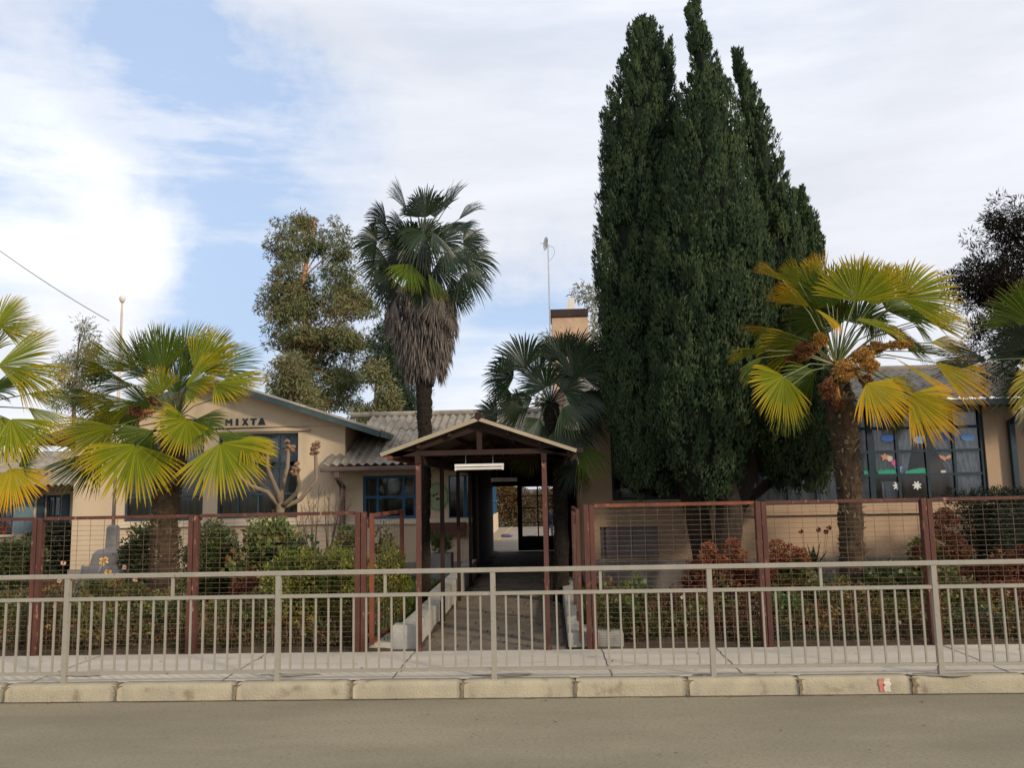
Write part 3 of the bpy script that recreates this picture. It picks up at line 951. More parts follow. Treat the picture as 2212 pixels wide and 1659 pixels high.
# ---------------------------------------- centre wing
def centre_wing():
    Y = YB
    x0, x1 = gx1 + .004, PX(1018, Y)
    t = thing('centre_wing', 'low cream centre wing with grey corrugated roof and bright blue window', 'building', (x0, Y, 0))
    zt = PZ(900, 1010, Y)
    w1 = (PX(784, Y), PX(899, Y), PZ(850, 1121, Y), PZ(850, 1027, Y))
    w2 = (PX(969, Y), x1 - .001, PZ(995, 1119, Y), PZ(995, 1027, Y))
    mb = MB(); wall_mesh(mb, x0, x1, 0, zt + .12, Y, .2, [w1, (w2[0], w2[1], w2[2], w2[3])])
    mb.box(x1 - .2, x1, Y + .2, 24, 0, zt + .1)                       # passage side wall
    mb.build('wall', M['stucco'], t)
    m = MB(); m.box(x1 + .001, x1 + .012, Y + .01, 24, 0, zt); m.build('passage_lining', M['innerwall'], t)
    f = window(t, *w1, Y + .03, [w1[0] + (w1[1] - w1[0]) * u for u in (.27, .76)], [w1[2] + (w1[3] - w1[2]) * .5], M['blue'], .055, .06, 'glass_dirty')
    curtain(f, w1[0] + .05, w1[0] + .25, w1[2], w1[3], Y + .2, M['curtain'], 3)
    f = window(t, w2[0], w2[1], w2[2], w2[3], Y + .03, [w2[0] + (w2[1] - w2[0]) * .72], [], M['blue'], .06, .02, 'glass_dirty')
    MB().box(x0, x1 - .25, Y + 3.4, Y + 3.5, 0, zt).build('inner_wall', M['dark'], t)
    zs = PZ(850, 1122, Y)
    MB().box(x0, x1 + .01, Y - .05, Y - .002, zs - .10, zs).build('sill', M['band'], t)
    MB().box(x0, x1 + .02, Y - .045, Y - .002, 0, PZ(950, 1214, Y)).build('plinth', M['plinth'], t)
    # tile joints on the low wall by the entrance
    m = MB()
    for k in range(4): m.box(PX(925 + k * 24, Y), PX(925 + k * 24, Y) + .006, Y - .004, Y - .001, PZ(950, 1213, Y), zs - .101)
    for k in range(3): m.box(PX(925, Y), x1, Y - .006, Y - .0045, .45 + .2 * k, .456 + .2 * k)
    m.build('tile_joint', M['stucco_r'], t)
    # roof, with the piece of eave that laps in front of the gabled wing
    ye, yr = Y - .62, Y + 2.6
    ze = PZ(800, 1003, ye); zr = PZ(900, 897, yr)
    xr = PX(1300, yr, 900)
    sY = (Y - .03 - ye) / (yr - ye)
    xa = PX(690, ye)
    # lap part
    (corrugated(xa, gx1 - .001, (ye, ze), (Y - .005, ze + (zr - ze) * sY), rows=1, seed=1)).build('roof_lap', M['roof'], t)
    corrugated(gx1, xr, (ye, ze), (yr, zr), rows=3, seed=2).build('roof', M['roof'], t)
    corrugated(gx1, xr, (yr + 3.2, ze), (yr, zr), rows=1, seed=3).build('roof', M['roof'], t)
    m = MB(); m.tube([(gx1 - .5, yr, zr + .03), (xr, yr, zr + .03)], [.075, .075], 10); m.build('ridge_cap', M['roof'], t)
    # closing gutter and fascia
    m = MB(); m.box(xa + .01, PX(962, ye), ye - .05, ye + .05, ze - .14, ze - .045); m.build('gutter', M['gutter'], t, bevel=.02)
    m = MB(); m.box(xa + .01, x1, ye + .06, Y - .003, ze - .03 - .06, ze - .03 - .04); m.build('soffit', M['stucco'], t)
    # downpipe with a swan neck
    xd = PX(742, Y); m = MB()
    zt0 = ze - .14
    m.box(PX(727, ye) - .055, PX(727, ye) + .055, ye - .03, ye + .05, zt0 - .13, zt0)
    m.bar((PX(727, ye), ye + .02, zt0 - .12), (xd, Y - .10, zt0 - .30), .085, .085)
    m.box(xd - .055, xd + .055, Y - .13, Y - .055, .05, zt0 - .27)
    m.build('downpipe', M['gutter'], t, bevel=.012)
    # round painted emblem beside the entrance
    c = P(945, 1073, Y)
    e = MB().disc((c.x, 0, c.z), PX(970, Y) - c.x, Y - .018, Y - .002, 36, c.z - PZ(945, 1105, Y)).build('emblem', M['green_disc'], t)
    m = MB()
    for k in range(36):
        a0, a1 = 2 * math.pi * k / 36, 2 * math.pi * (k + 1) / 36
        for r0 in (.22,):
            m.bar((c.x + r0 * math.cos(a0), Y - .021, c.z + r0 * 1.22 * math.sin(a0)), (c.x + r0 * math.cos(a1), Y - .021, c.z + r0 * 1.22 * math.sin(a1)), .006, .008)
    m.build('emblem_ring', M['letter'], e)
    m = MB(); m.poly([(c.x - .05, c.z - .02), (c.x - .03, c.z - .07), (c.x + .04, c.z - .07), (c.x + .06, c.z - .02)], Y - .024, Y - .0185); m.disc((c.x + .015, 0, c.z + .075), .022, Y - .024, Y - .0185, 12)
    m.build('emblem_shield', M['redpaint'], e)
    m = MB(); rr = np.random.default_rng(3)
    for k in range(9): 
        a = rr.uniform(0, 6.28); x = c.x + .09 * math.cos(a); z = c.z + .05 * math.sin(a)
        m.disc((x, 0, z), rr.uniform(.014, .028), Y - .0255 - k * .0004, Y - .0185, 8)
    m.build('emblem_figures', M['letter'], e)
    # back wall of the passage with its beam
    Yd = 24.0
    m = MB(); xl, xrr = PX(1060, Yd), PX(1203, Yd)
    zl = PZ(1130, 1050, Yd)
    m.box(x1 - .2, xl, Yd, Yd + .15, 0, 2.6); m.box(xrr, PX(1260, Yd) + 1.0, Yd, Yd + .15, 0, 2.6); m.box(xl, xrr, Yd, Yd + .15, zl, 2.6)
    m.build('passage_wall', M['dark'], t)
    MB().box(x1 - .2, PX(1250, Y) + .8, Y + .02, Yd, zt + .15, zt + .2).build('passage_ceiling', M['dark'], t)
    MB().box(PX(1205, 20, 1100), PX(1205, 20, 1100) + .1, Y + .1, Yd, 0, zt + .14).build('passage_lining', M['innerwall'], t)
    # glazed door leaf
    xa_, xb_ = PX(1117, Yd - .06), PX(1200, Yd - .06)
    z1 = zl; z0 = .02
    m = MB(); yy = Yd - .08
    fw = .07
    m.box(xa_, xa_ + .13, yy, yy + .05, z0, z1); m.box(xb_ - fw, xb_, yy, yy + .05, z0, z1)
    zk = PZ(1150, 1158, Yd)
    m.box(xa_ + .13, xb_ - fw, yy + .002, yy + .048, z0, zk); m.box(xa_ + .13, xb_ - fw, yy + .002, yy + .048, z1 - .03, z1)
    xm_ = (xa_ + .13 + xb_ - fw) / 2
    m.box(xm_ - .018, xm_ + .018, yy + .004, yy + .044, zk, z1 - .03)
    for u in (.27, .56, .79, ): m.box(xa_ + .13, xb_ - fw, yy + .008, yy + .040, zk + (z1 - zk) * u - .014, zk + (z1 - zk) * u + .014)
    d = m.build('door', M['dkteal'], t)
    MB().box(xa_ + .1, xb_ - .05, yy + .02, yy + .024, zk - .02, z1 - .02).build('pane', M['glass'], d)
    MB().tube([(xa_ + .06, yy - .06, 1.0), (xa_ + .06, yy - .06, 1.12)], [.012, .012], 8).build('handle', M['metal'], d)
    return ze
czE = centre_wing()

# ---------------------------------------- right wing
def right_wing():
    Y = YG
    x0, x1 = PX(1259, Y, 1100), PX(2420, Y, 1040)
    t = thing('classroom_wing', 'tan classroom wing with a many paned window full of paper cut-outs behind the right palm', 'building', (x0, Y, 0))
    zt = PZ(2150, 872, Y - .2)
    wa = (PX(1322, Y), PX(1477, Y), PZ(1400, 1080, Y), PZ(1400, 905, Y))
    wb = (PX(1634, Y, 1050), PX(2136, Y, 1050), PZ(1900, 1087, Y), PZ(1900, 876, Y))
    wc = (PX(1293, Y), PX(1420, Y), PZ(1350, 1206, Y), PZ(1350, 1138, Y))
    m = MB(); wall_mesh(m, x0, x1, 0, zt, Y, .22, [wa, wb, wc])
    m.box(x0, x0 + .2, Y + .22, 24.0, 0, zt); m.box(x0, x1, 23.8, 24.0, 0, zt)
    # gable end triangle above the side wall
    m.build('wall', M['stucco_r'], t)
    # recessed frame round the left window
    q = MB(); q.box(wa[0] - .03, wa[1] + .14, Y - .04, Y - .002, wa[2] - .13, wa[2] - .002); q.box(wa[1] + .002, wa[1] + .14, Y - .04, Y - .002, wa[2], wa[3])
    q.build('sill', M['stucco_r'], t)
    f = window(t, *wa, Y + .05, [wa[0] + (wa[1] - wa[0]) * u for u in (.36, .74, .90)], [wa[2] + (wa[3] - wa[2]) * .5], M['dkteal'], .04, .05, 'glass_dirty')
    vs = [PX(p, Y, 1050) for p in (1642, 1705, 1767, 1829, 1888, 1946, 2010, 2070)]
    hs = [PZ(1950, p, Y) for p in (924, 975, 1026)]
    f = window(t, *wb, Y + .03, vs, hs, M['dkteal'], .045, .06, 'glass', thick=(vs[4],), depth=.07)
    yc = Y + .135
    def zz(py): return PZ(1950, py, Y)
    curtain(f, wb[0], PX(1880, yc), zz(1087), zz(876), yc, M['net'], 12, .035)
    curtain(f, PX(1896, yc), PX(2000, yc), zz(1030), zz(876), yc, M['net'], 6, .035, x1b=PX(1960, yc))
    curtain(f, PX(1990, yc), wb[1], zz(1030), zz(876), yc, M['net'], 7, .035, x0b=PX(2052, yc))
    curtain(f, PX(2056, yc), wb[1], zz(1087), zz(1026), yc, M['net'], 5, .03)
    curtain(f, PX(1905, yc), PX(1945, yc), zz(1087), zz(1040), yc, M['net'], 3, .03)
    MB().box(PX(1950, Y + .3), PX(2052, Y + .3), Y + .3, Y + .33, zz(1087), zz(1030)).build('low_partition', M['curtain'], t)
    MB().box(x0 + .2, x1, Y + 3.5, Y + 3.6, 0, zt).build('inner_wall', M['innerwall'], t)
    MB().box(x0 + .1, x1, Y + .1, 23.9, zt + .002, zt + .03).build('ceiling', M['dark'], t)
    # sill band and plinth
    zs = PZ(1900, 1097, Y)
    MB().box(PX(1600, Y), PX(2420, Y, 1040), Y - .07, Y - .002, zs - .10, zs).build('sill', M['stucco_r'], t)
    MB().box(x0 - .02, x1, Y - .05, Y - .002, 0, PZ(1700, 1205, Y)).build('plinth', M['plinth'], t)
    # boarded opening low in the wall
    g = MB(); xx = wc[0] + .10
    g.box(wc[0], wc[1], Y + .10, Y + .12, wc[2], wc[3])
    for k in range(4): g.box(xx + (wc[1] - xx) * k / 4 + .004, xx + (wc[1] - xx) * (k + 1) / 4 - .004, Y + .035, Y + .075, wc[2] + .003, wc[3] - .003)
    g.build('basement_shutter', M['garage'], t)
    m = MB(); m.box(wc[0] - .02, wc[1] + .04, Y - .03, Y - .002, wc[2] - .05, wc[2] - .002); m.build('sill', M['stucco_r'], t)
    # roof
    ye, yr = Y - .55, Y + 3.3
    ze = PZ(2060, 858, ye); zr = PZ(1950, 800, yr)
    corrugated(x0 - .25, x1, (ye, ze), (yr, zr), rows=3, seed=5).build('roof', M['roof'], t)
    corrugated(x0 - .25, x1, (24.5, ze), (yr, zr), rows=1, seed=6).build('roof', M['roof'], t)
    MB().tube([(x0 - .25, yr, zr + .03), (x1, yr, zr + .03)], [.075, .075], 10).build('ridge_cap', M['roof'], t)
    MB().box(x0 - .22, x1, ye - .06, ye + .05, ze - .15, ze - .04).build('gutter', M['dkteal'], t, bevel=.02)
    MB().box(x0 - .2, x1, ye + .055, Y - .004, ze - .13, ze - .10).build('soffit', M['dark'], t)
    v = MB(); v.add([(x0 + .1, Y + .1, zt - .02), (x0 + .1, 23.9, zt - .02), (x0 + .1, yr, zr - .06)], [(0, 1, 2)]); v.build('gable_end', M['stucco_r'], t)
    # downpipe near the right edge
    xd = PX(2183, Y, 980); m = MB()
    m.bar((xd + .18, ye + .0, ze - .14), (xd + .0, Y - .09, ze - .42), .09, .09)
    m.box(xd - .05, xd + .05, Y - .13, Y - .05, .1, ze - .38)
    m.build('downpipe', M['dkteal'], t, bevel=.012)
    return wb
wb = right_wing()

# ---------------------------------------- paper cut-outs in the classroom window
def cutouts():
    Y = YG + .085 - .062
    Yp = YG + .03 + .024
    def shape(name, label, cat, grp, pts, mat):
        m = MB(); m.poly(pts, Yp, Yp + .004)
        o = m.build(name, M[mat]); return tag(o, label, cat, grp)
    def cloud(px, py, mat, label, s=1.0):
        c = P(px, py, Yp); pts = []
        for k in range(40):
            t = 2 * math.pi * k / 40
            r = 1 + .09 * abs(math.sin(3.5 * t))
            pts.append((c.x + .115 * s * r * math.cos(t), c.z + .065 * s * r * math.sin(t)))
        shape('paper_cloud', label, 'paper cloud', 'paper clouds in the classroom window', pts, mat)
    cloud(1918, 946, 'paper_blue', 'dark blue paper cloud, leftmost of the row in the window')
    cloud(1988, 950, 'paper_light_blue', 'light blue paper cloud beside the gap in the curtains')
    cloud(2042, 942, 'paper_blue', 'dark blue paper cloud between the two light blue ones', 1.05)
    cloud(2091, 944, 'paper_light_blue', 'light blue paper cloud in the rightmost column of panes')
    cloud(1918, 914, 'paper_blue', 'dark blue paper cloud in the top row of panes', .95)
    def flower(px, py, mat, label, n=5, R=.055, name='paper_flower', cat='paper flower', k2=.35):
        c = P(px, py, Yp); pts = []
        for k in range(40):
            t = 2 * math.pi * k / 40
            r = R * (1 + k2 * math.cos(n * t)) 
            pts.append((c.x + r * math.cos(t + .3), c.z + r * math.sin(t + .3)))
        shape(name, label, cat, 'paper flowers in the classroom window' if name == 'paper_flower' else 'white paper leaves in the classroom window', pts, mat)
    flower(1911, 987, 'paper_peach', 'peach paper flower at the top of the slanting row of flowers')
    flower(1922, 991, 'paper_cream', 'round cream paper flower second in the slanting row', 8, .05, k2=.1)
    flower(1932, 1000, 'paper_pink', 'pink paper flower third in the slanting row', 6, .055, k2=.2)
    flower(1941, 1012, 'paper_light_blue', 'blue paper flower at the foot of the slanting row')
    flower(1938, 1050, 'paper_white', 'white paper leaf low in the window, left of the pair', 7, .06, 'paper_leaf', 'paper leaf')
    flower(1981, 1049, 'paper_white', 'white paper leaf low in the window, right of the pair', 7, .06, 'paper_leaf', 'paper leaf')
    c = P(2042, 990, Yp)
    pts = [(c.x + .11 * a, c.z + .06 * b) for a, b in ((-1, .9), (-.5, .8), (0, .25), (.5, .85), (1, .95), (.8, 0), (.45, -.3), (.1, -.2), (0, -.7), (-.15, -.9), (-.45, -.3), (-.75, 0))]
    shape('paper_butterfly', 'peach paper butterfly below the dark blue cloud', 'paper butterfly', None, pts, 'paper_peach')
    def strip(px0, px1, py0, py1, teeth, label):
        a, b = P(px0, py0, Yp), P(px1, py1, Yp); pts = [(a.x, b.z), (b.x, b.z)]
        n = teeth
        for k in range(n * 2 + 1):
            s = 1 - k / (2 * n)
            pts.append((a.x + (b.x - a.x) * s, a.z + (.05 if k % 2 else 0)))
        shape('paper_grass', label, 'paper grass', 'green paper grass strips in the classroom window', pts, 'paper_green')
    strip(1866, 1882, 1020, 1025, 6, 'short green paper grass strip beside the palm trunk')
    strip(1897, 1945, 1018, 1024, 16, 'long green paper grass strip under the flowers')
    c0, c1 = P(1955, 1024, Yp), P(2008, 1014, Yp)
    pts = [(c0.x, c0.z), (c1.x, c0.z), (c1.x, c1.z - .02), (c1.x - .03, c1.z + .02), ((c0.x + c1.x) / 2 + .05, c1.z + .025), ((c0.x + c1.x) / 2 - .1, c1.z), (c0.x, c0.z + .04)]
    shape('paper_grass', 'solid green paper hill strip left of the white card', 'paper grass', 'green paper grass strips in the classroom window', pts, 'paper_green')
    a, b = P(2033, 1026, Yp), P(2043, 1016, Yp)
    shape('paper_card', 'small cream square card on the middle crossbar of the window', 'card', None, [(a.x, a.z), (b.x, a.z), (b.x, b.z), (a.x, b.z)], 'paper_cream')
cutouts()

# ---------------------------------------- far left building
def far_building():
    Y = 22.0
    x0, x1 = PX(-420, Y), PX(230, Y)
    t = thing('shuttered_building', 'cream building with pale blue shutters and red window pots at the far left', 'building', (x1 - 3, Y, 0))
    zt = PZ(80, 1046, Y)
    wa = (PX(-8, Y), PX(32, Y), PZ(20, 1155, Y), PZ(20, 1072, Y)); wc = (PX(102, Y), PX(134, Y), PZ(110, 1152, Y), PZ(110, 1070, Y))
    m = MB(); wall_mesh(m, x0, x1, 0, zt, Y, .2, [wa, wc]); 
    m.build('wall', M['stucco'], t)
    MB().box(x0, x1, Y + 6, Y + 6.2, 0, zt).build('back_wall', M['stucco'], t)
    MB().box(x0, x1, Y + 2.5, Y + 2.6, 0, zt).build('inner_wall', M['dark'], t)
    for w in (wa, wc):
        f = window(t, *w, Y + .03, [(w[0] + w[1]) / 2], [w[2] + (w[3] - w[2]) * .45], M['dkteal'], .035, .06)
        curtain(f, w[0] + .05, w[1] - .05, w[2], w[3], Y + .2, M['net'], 4, .02)
        MB().box(w[0] - .1, w[1] + .1, Y - .12, Y - .003, w[2] - .06, w[2]).build('sill', M['band'], t)
    for a, b in ((-30, -12), (36, 54), (54, 76), (84, 100), (137, 153)):
        xa, xb = PX(a, Y), PX(b, Y); m = MB(); za, zb = wc[2] + .02, wc[3] + .02
        m.box(xa, xb, Y - .05, Y - .012, za, zb)
        for k in range(14): m.box(xa + .03, xb - .03, Y - .062, Y - .051, za + .05 + (zb - za - .1) * k / 14, za + .05 + (zb - za - .1) * (k + .55) / 14)
        m.build('shutter', M['shutter'] if a in (36, 54) else M['teal'], t)
    ye, yr = Y - .7, Y + 3
    ze = PZ(120, 1048, ye); zr = PZ(60, 978, yr)
    corrugated(x0, x1, (ye, ze), (yr, zr), rows=3, seed=9).build('roof', M['roof'], t)
    corrugated(x0, x1, (yr + 3.5, ze), (yr, zr), rows=1, seed=10).build('roof', M['roof'], t)
    MB().box(x0, x1, ye + .02, ye + .05, ze - .16, ze - .04).build('fascia', M['wood_dark'], t)
    for i, (px_, lab) in enumerate(((8, 'red flower pot on the sill of the leftmost shuttered window'), (122, 'red flower pot on the sill of the window beside the pale blue shutters'))):
        c = P(px_, 1150, Y - .08)
        w = wa if i == 0 else wc
        pt = thing('flower_pot', lab, 'flower pot', (c.x, Y - .065, w[2]), 'red pots on the window sills')
        MB().tube([(c.x, Y - .065, w[2] + .002), (c.x, Y - .065, w[2] + .15)], [.04, .055], 12).build('pot', M['terracotta'], pt)
        r_ = np.random.default_rng(i)
        put('plant', quads_mesh('plant', clump_leaves(r_, np.array([[c.x, Y - .09, w[2] + .22]]), .13, 160, .06, .035), L['redleaf']), pt)
    # a railing-height bench wall in front
far_building()

# ---------------------------------------- chimney with mast and dish
def chimney():
    Y = 18.6
    x0, x1 = PX(1192, Y, 700), PX(1271, Y, 700)
    t = thing('chimney', 'tan rendered chimney with a dark cap rising behind the dark palm', 'chimney', ((x0 + x1) / 2, Y, 2))
    zt = PZ(1230, 684, Y)
    MB().box(x0, x1, Y, Y + .8, 2.0, zt).build('stack', M['chimney'], t, bevel=.015)
    zc = PZ(1230, 668, Y)
    m = MB(); m.box(x0 - .03, x1 + .0, Y - .04, Y + .84, zt + .001, zc); m.build('cap', M['chimney_cap'], t)
    a, b = PX(1227, Y + .9, 660), PX(1240, Y + .9, 660)
    m = MB(); m.box(a, b, Y + .5, Y + .64, zc + .001, PZ(1233, 645, Y + .6)); m.box(a - .05, a - .002, Y + .5, Y + .6, zc + .001, PZ(1233, 655, Y + .6))
    m.build('flue', M['white'], t)
    Y2 = 18.5
    p0, p1 = P(1190, 735, Y2), P(1184, 532, Y2)
    d = thing('dish_antenna', 'small round dish antenna on a thin tall mast beside the chimney', 'antenna', (p0.x, Y2, 2.6))
    MB().tube([(p0.x, Y2, 2.7), (p0.x - .01, Y2, p0.z), (p1.x, Y2, p1.z)], [.02, .018, .013], 8).build('mast', M['metal'], d)
    c = P(1178, 526, Y2)
    axis = Vector((-.94, -.32, .06)).normalized()
    u = axis.cross(Vector((0, 0, 1))).normalized(); v = u.cross(axis)
    V = [c - axis * .04]; F = []
    n = 24
    for j, (rr_, dd) in enumerate(((.06, -.037), (.11, -.02), (.155, .0))):
        for k in range(n):
            a = 2 * math.pi * k / n
            V.append(c + axis * dd + u * rr_ * math.cos(a) + v * rr_ * math.sin(a))
    for k in range(n):
        F.append((0, 1 + k, 1 + (k + 1) % n))
        for j in range(2): F.append((1 + j * n + k, 1 + j * n + (k + 1) % n, 1 + (j + 1) * n + (k + 1) % n, 1 + (j + 1) * n + k))
    b_ = len(V); V += [q - axis * .008 for q in V]; F += [tuple(b_ + i for i in f[::-1]) for f in F]
    m = MB(); m.add(V, F); m.build('dish', M['white'], d, smooth=True)
    m = MB(); m.tube([c - axis * .04, c - axis * .09 + Vector((0, 0, -.02)), Vector((p1.x, Y2, p1.z - .02))], [.015, .03, .02], 8); m.tube([c, c + axis * .12], [.008, .012], 6)
    m.build('bracket', M['white'], d)
    m = MB(); pts = [Vector((p1.x + .03, Y2, p1.z + .02)), Vector((p1.x + .13, Y2, p1.z - .04)), Vector((p1.x + .15, Y2, p1.z - .16)), Vector((p1.x + .08, Y2, p1.z - .28)), Vector((p1.x + .02, Y2, p1.z - .34))]
    m.tube(pts, [.005] * 5, 6); m.build('cable', M['metal'], d)
chimney()

# ================================================================== ENTRANCE CANOPY
def canopy():
    Y0, Y1 = 9.35, 17.3
    t = thing('entrance_canopy', 'dark red timber entrance canopy with corrugated pitched roof over the path', 'canopy', (-.75, YF, 0))
    yF = YF - .03
    xl, xr = -1.46, PX(1180, yF, 1200)
    xl = PX(905, yF, 1200)
    zt = PZ(1040, 1000, yF)
    pm = MB().box(-.027, .027, -.027, .027, 0, zt).mesh('post', M['wood_dark'])
    pm2 = MB().box(-.027, .027, -.027, .027, 0, zt).mesh('post', M['rust'])
    ys = [yF, 11.55, 13.6, 15.6, 17.25]
    for i, y in enumerate(ys):
        put('post', pm if i else pm2, t, (xl, y, 0)); put('post', pm if i else pm2, t, (xr, y, 0))
    xe0, xe1, xm = PX(822, Y0, 985), PX(1245, Y0, 968), PX(1033, Y0, 905)
    ze = (PZ(822, 987, Y0) + PZ(1245, 970, Y0)) / 2; zp = PZ(1033, 906, Y0)
    sl_ = (zp - ze) / (xm - xe0)
    # eave beams, tie beams, king posts, rafters
    for x in (xl, xr):
        MB().box(x - .03, x + .03, Y0 + .05, Y1, zt + .002, zt + .09).build('eave_beam', M['wood_dark'], t)
    for i, y in enumerate(ys):
        MB().box(xl - .45, xr + .45, y - .02, y + .02, zt + .092, zt + .15).build('tie_beam', M['wood_dark'], t)
        MB().box(xm - .03, xm + .03, y - .022, y + .018, zt + .151, zp - .10).build('king_post', M['wood_dark'], t)
        for s, xe in ((-1, xe0), (1, xe1)):
            a = Vector((xm, y, zp - .075)); b = Vector((xe - s * .06, y, ze - .05 + .02))
            MB().bar(a, b, .04, .07).build('rafter', M['wood_dark'], t)
    for s, xe in ((-1, xe0), (1, xe1)):
        for u in (.3, .62, .92):
            x = xm + (xe - xm) * u; z = zp - (zp - ze) * u - .045
            MB().box(x - .02, x + .02, Y0 + .04, Y1, z - .03, z + .012).build('purlin', M['wood_dark'], t)
        # sheet
        n = int((Y1 - Y0) / .15 * 6); V = []
        for j in range(2):
            for i in range(n + 1):
                y = Y0 + (Y1 - Y0) * i / n
                x = xm + (xe - xm) * j
                V.append((x, y, (zp if j == 0 else ze) + .018 * math.cos(2 * math.pi * (y - Y0) / .15) + .012))
        b = len(V); V += [(x, y, z - .008) for x, y, z in V]; F = []
        for i in range(n):
            F.append((i, i + 1, n + 2 + i, n + 1 + i)); F.append((b + i + 1, b + i, b + n + 1 + i, b + n + 2 + i)); F.append((n + 1 + i, n + 2 + i, b + n + 2 + i, b + n + 1 + i))
        m = MB(); m.add(V, F); o = m.build('roof_sheet', M['canopy_sheet'], t, smooth=False)
        o.data.materials.append(M['canopy_shade'])
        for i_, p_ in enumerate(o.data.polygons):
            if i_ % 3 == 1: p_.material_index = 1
        a = Vector((xm + (.012 if s > 0 else -.012), Y0 - .01, zp + .0)); bb = Vector((xe, Y0 - .01, ze - .0))
        w_ = .045 if s < 0 else .04
        MB().bar(a, bb, .018, w_).build('fascia', M['canopy_sheet'], t)
    m = MB(); m.tube([(xm, Y0 - .02, zp + .035), (xm, Y1, zp + .035)], [.045, .045], 10); m.build('ridge_cap', M['wood_dark'], t)
    MB().box(xe0 + .06, xe0 + .12, Y0 + .01, Y1, ze - .055, ze - .012).build('gutter', M['rust2'], t)
    # lights hung from the tie beams
    def lamp(px0, px1, py, Y, label, dz=.0):
        a, b = P(px0, py, Y), P(px1, py, Y)
        l = thing('strip_light', label, 'light', ((a.x + b.x) / 2, Y, a.z), 'unlit strip lights under the canopy')
        z = (a.z + b.z) / 2
        MB().box(a.x, b.x, Y - .05, Y + .05, z + .0, z + .03).build('housing', M['white'], l)
        MB().tube([(a.x + .01, Y - .02, z - .022), (b.x - .01, Y - .02, z - .022)], [.017, .017], 10).build('tube', M['white'], l)
        q = MB(); q.box(a.x, a.x + .02, Y - .035, Y, z - .042, z - .001); q.box(b.x - .02, b.x, Y - .035, Y, z - .042, z - .001); q.build('socket', M['white'], l)
        w = MB()
        for u in (.22, .78):
            x = a.x + (b.x - a.x) * u; w.tube([(x, Y, z + .03), (x, Y, zt + .092)], [.003, .003], 5)
        w.build('hanger', M['metal'], l)
    lamp(983, 1088, 1008, YF + .05, 'white unlit strip light hanging at the front of the canopy')
    lamp(1061, 1117, 1036, 15.7, 'dim white strip light further back under the canopy')
canopy()
def low_walls():
    def wall(label, px0, px1, yb, Yf, Yb, xi, xo, h, hf):
        pass
    # left: white kerb wall, stepping up towards the building
    x_in = -1.53
    xo = x_in - .22
    m = MB(); m.box(xo - .06, x_in, 9.56, 9.78, 0, .27); m.box(xo, x_in - .0, 9.781, 11.9, 0, .262); m.box(xo, x_in, 11.901, 17.40, 0, .34)
    t = tag(m.build('low_wall', M['offwhite'], bevel=.012), 'whitewashed low wall along the left edge of the path', 'low wall', 'low walls beside the path')
    xi = .17
    m = MB(); m.box(xi, xi + .62, 9.56, 10.15, 0, .16); m.box(xi, xi + .19, 10.151, 14.55, 0, .25); 
    tag(m.build('low_wall', M['offwhite'], bevel=.012), 'whitewashed low wall along the right edge of the path with a wide end slab', 'low wall', 'low walls beside the path')
    m = MB(); a = P(812, 1385, 9.8); m.box(PX(806, 9.8), xo - .07, 9.58, 10.5, -.01, .075)
    struct(m.build('path_apron', M['concrete']))
low_walls()

# ---------------------------------------- small things by the entrance
def entrance_things():
    Y = 16.9
    a, b = P(925, 1160, Y), P(1010, 1130, Y)
    t = thing('notice_board', 'dark brown wooden board fixed on the low wall beside the entrance', 'board', ((a.x + b.x) / 2, YB - .08, a.z))
    zm = (a.z + b.z) / 2
    m = MB(); m.box(PX(925, YB), PX(1006, YB), YB - .09, YB - .055, PZ(950, 1160, YB), PZ(950, 1146, YB)); m.box(PX(925, YB), PX(1006, YB), YB - .09, YB - .055, PZ(950, 1145, YB), PZ(950, 1129, YB)); m.build('plank', M['board'], t)
    m = MB(); m.box(PX(940, YB), PX(944, YB), YB - .054, YB - .047, PZ(950, 1160, YB) - .03, PZ(950, 1129, YB)); m.box(PX(990, YB), PX(994, YB), YB - .054, YB - .047, PZ(950, 1160, YB) - .03, PZ(950, 1129, YB)); m.build('batten', M['wood_dark'], t)
    # stone planter with a small shrub
    x0, x1 = PX(925, 15.5), PX(972, 15.5)
    t = thing('stone_planter', 'grey stone planter with a small bushy plant under the brown board', 'planter', ((x0 + x1) / 2, 15.7, 0))
    zt = PZ(950, 1197, 15.5)
    m = MB()
    m.box(x0, x1, 15.5, 15.56, 0, zt); m.box(x0, x1, 15.9, 15.96, 0, zt); m.box(x0, x0 + .06, 15.561, 15.899, 0, zt); m.box(x1 - .06, x1, 15.561, 15.899, 0, zt); m.box(x0 + .06, x1 - .06, 15.561, 15.899, 0, zt - .04)
    m.build('box', M['stone'], t)
    r = np.random.default_rng(6)
    c = np.array([[(x0 + x1) / 2 + r.uniform(-.1, .1), 15.73, zt + .08 + r.uniform(0, .2)] for _ in range(10)])
    put('shrub', quads_mesh('shrub', clump_leaves(r, c, .14, 110, .07, .02, up=.8), L['grass']), t)
entrance_things()

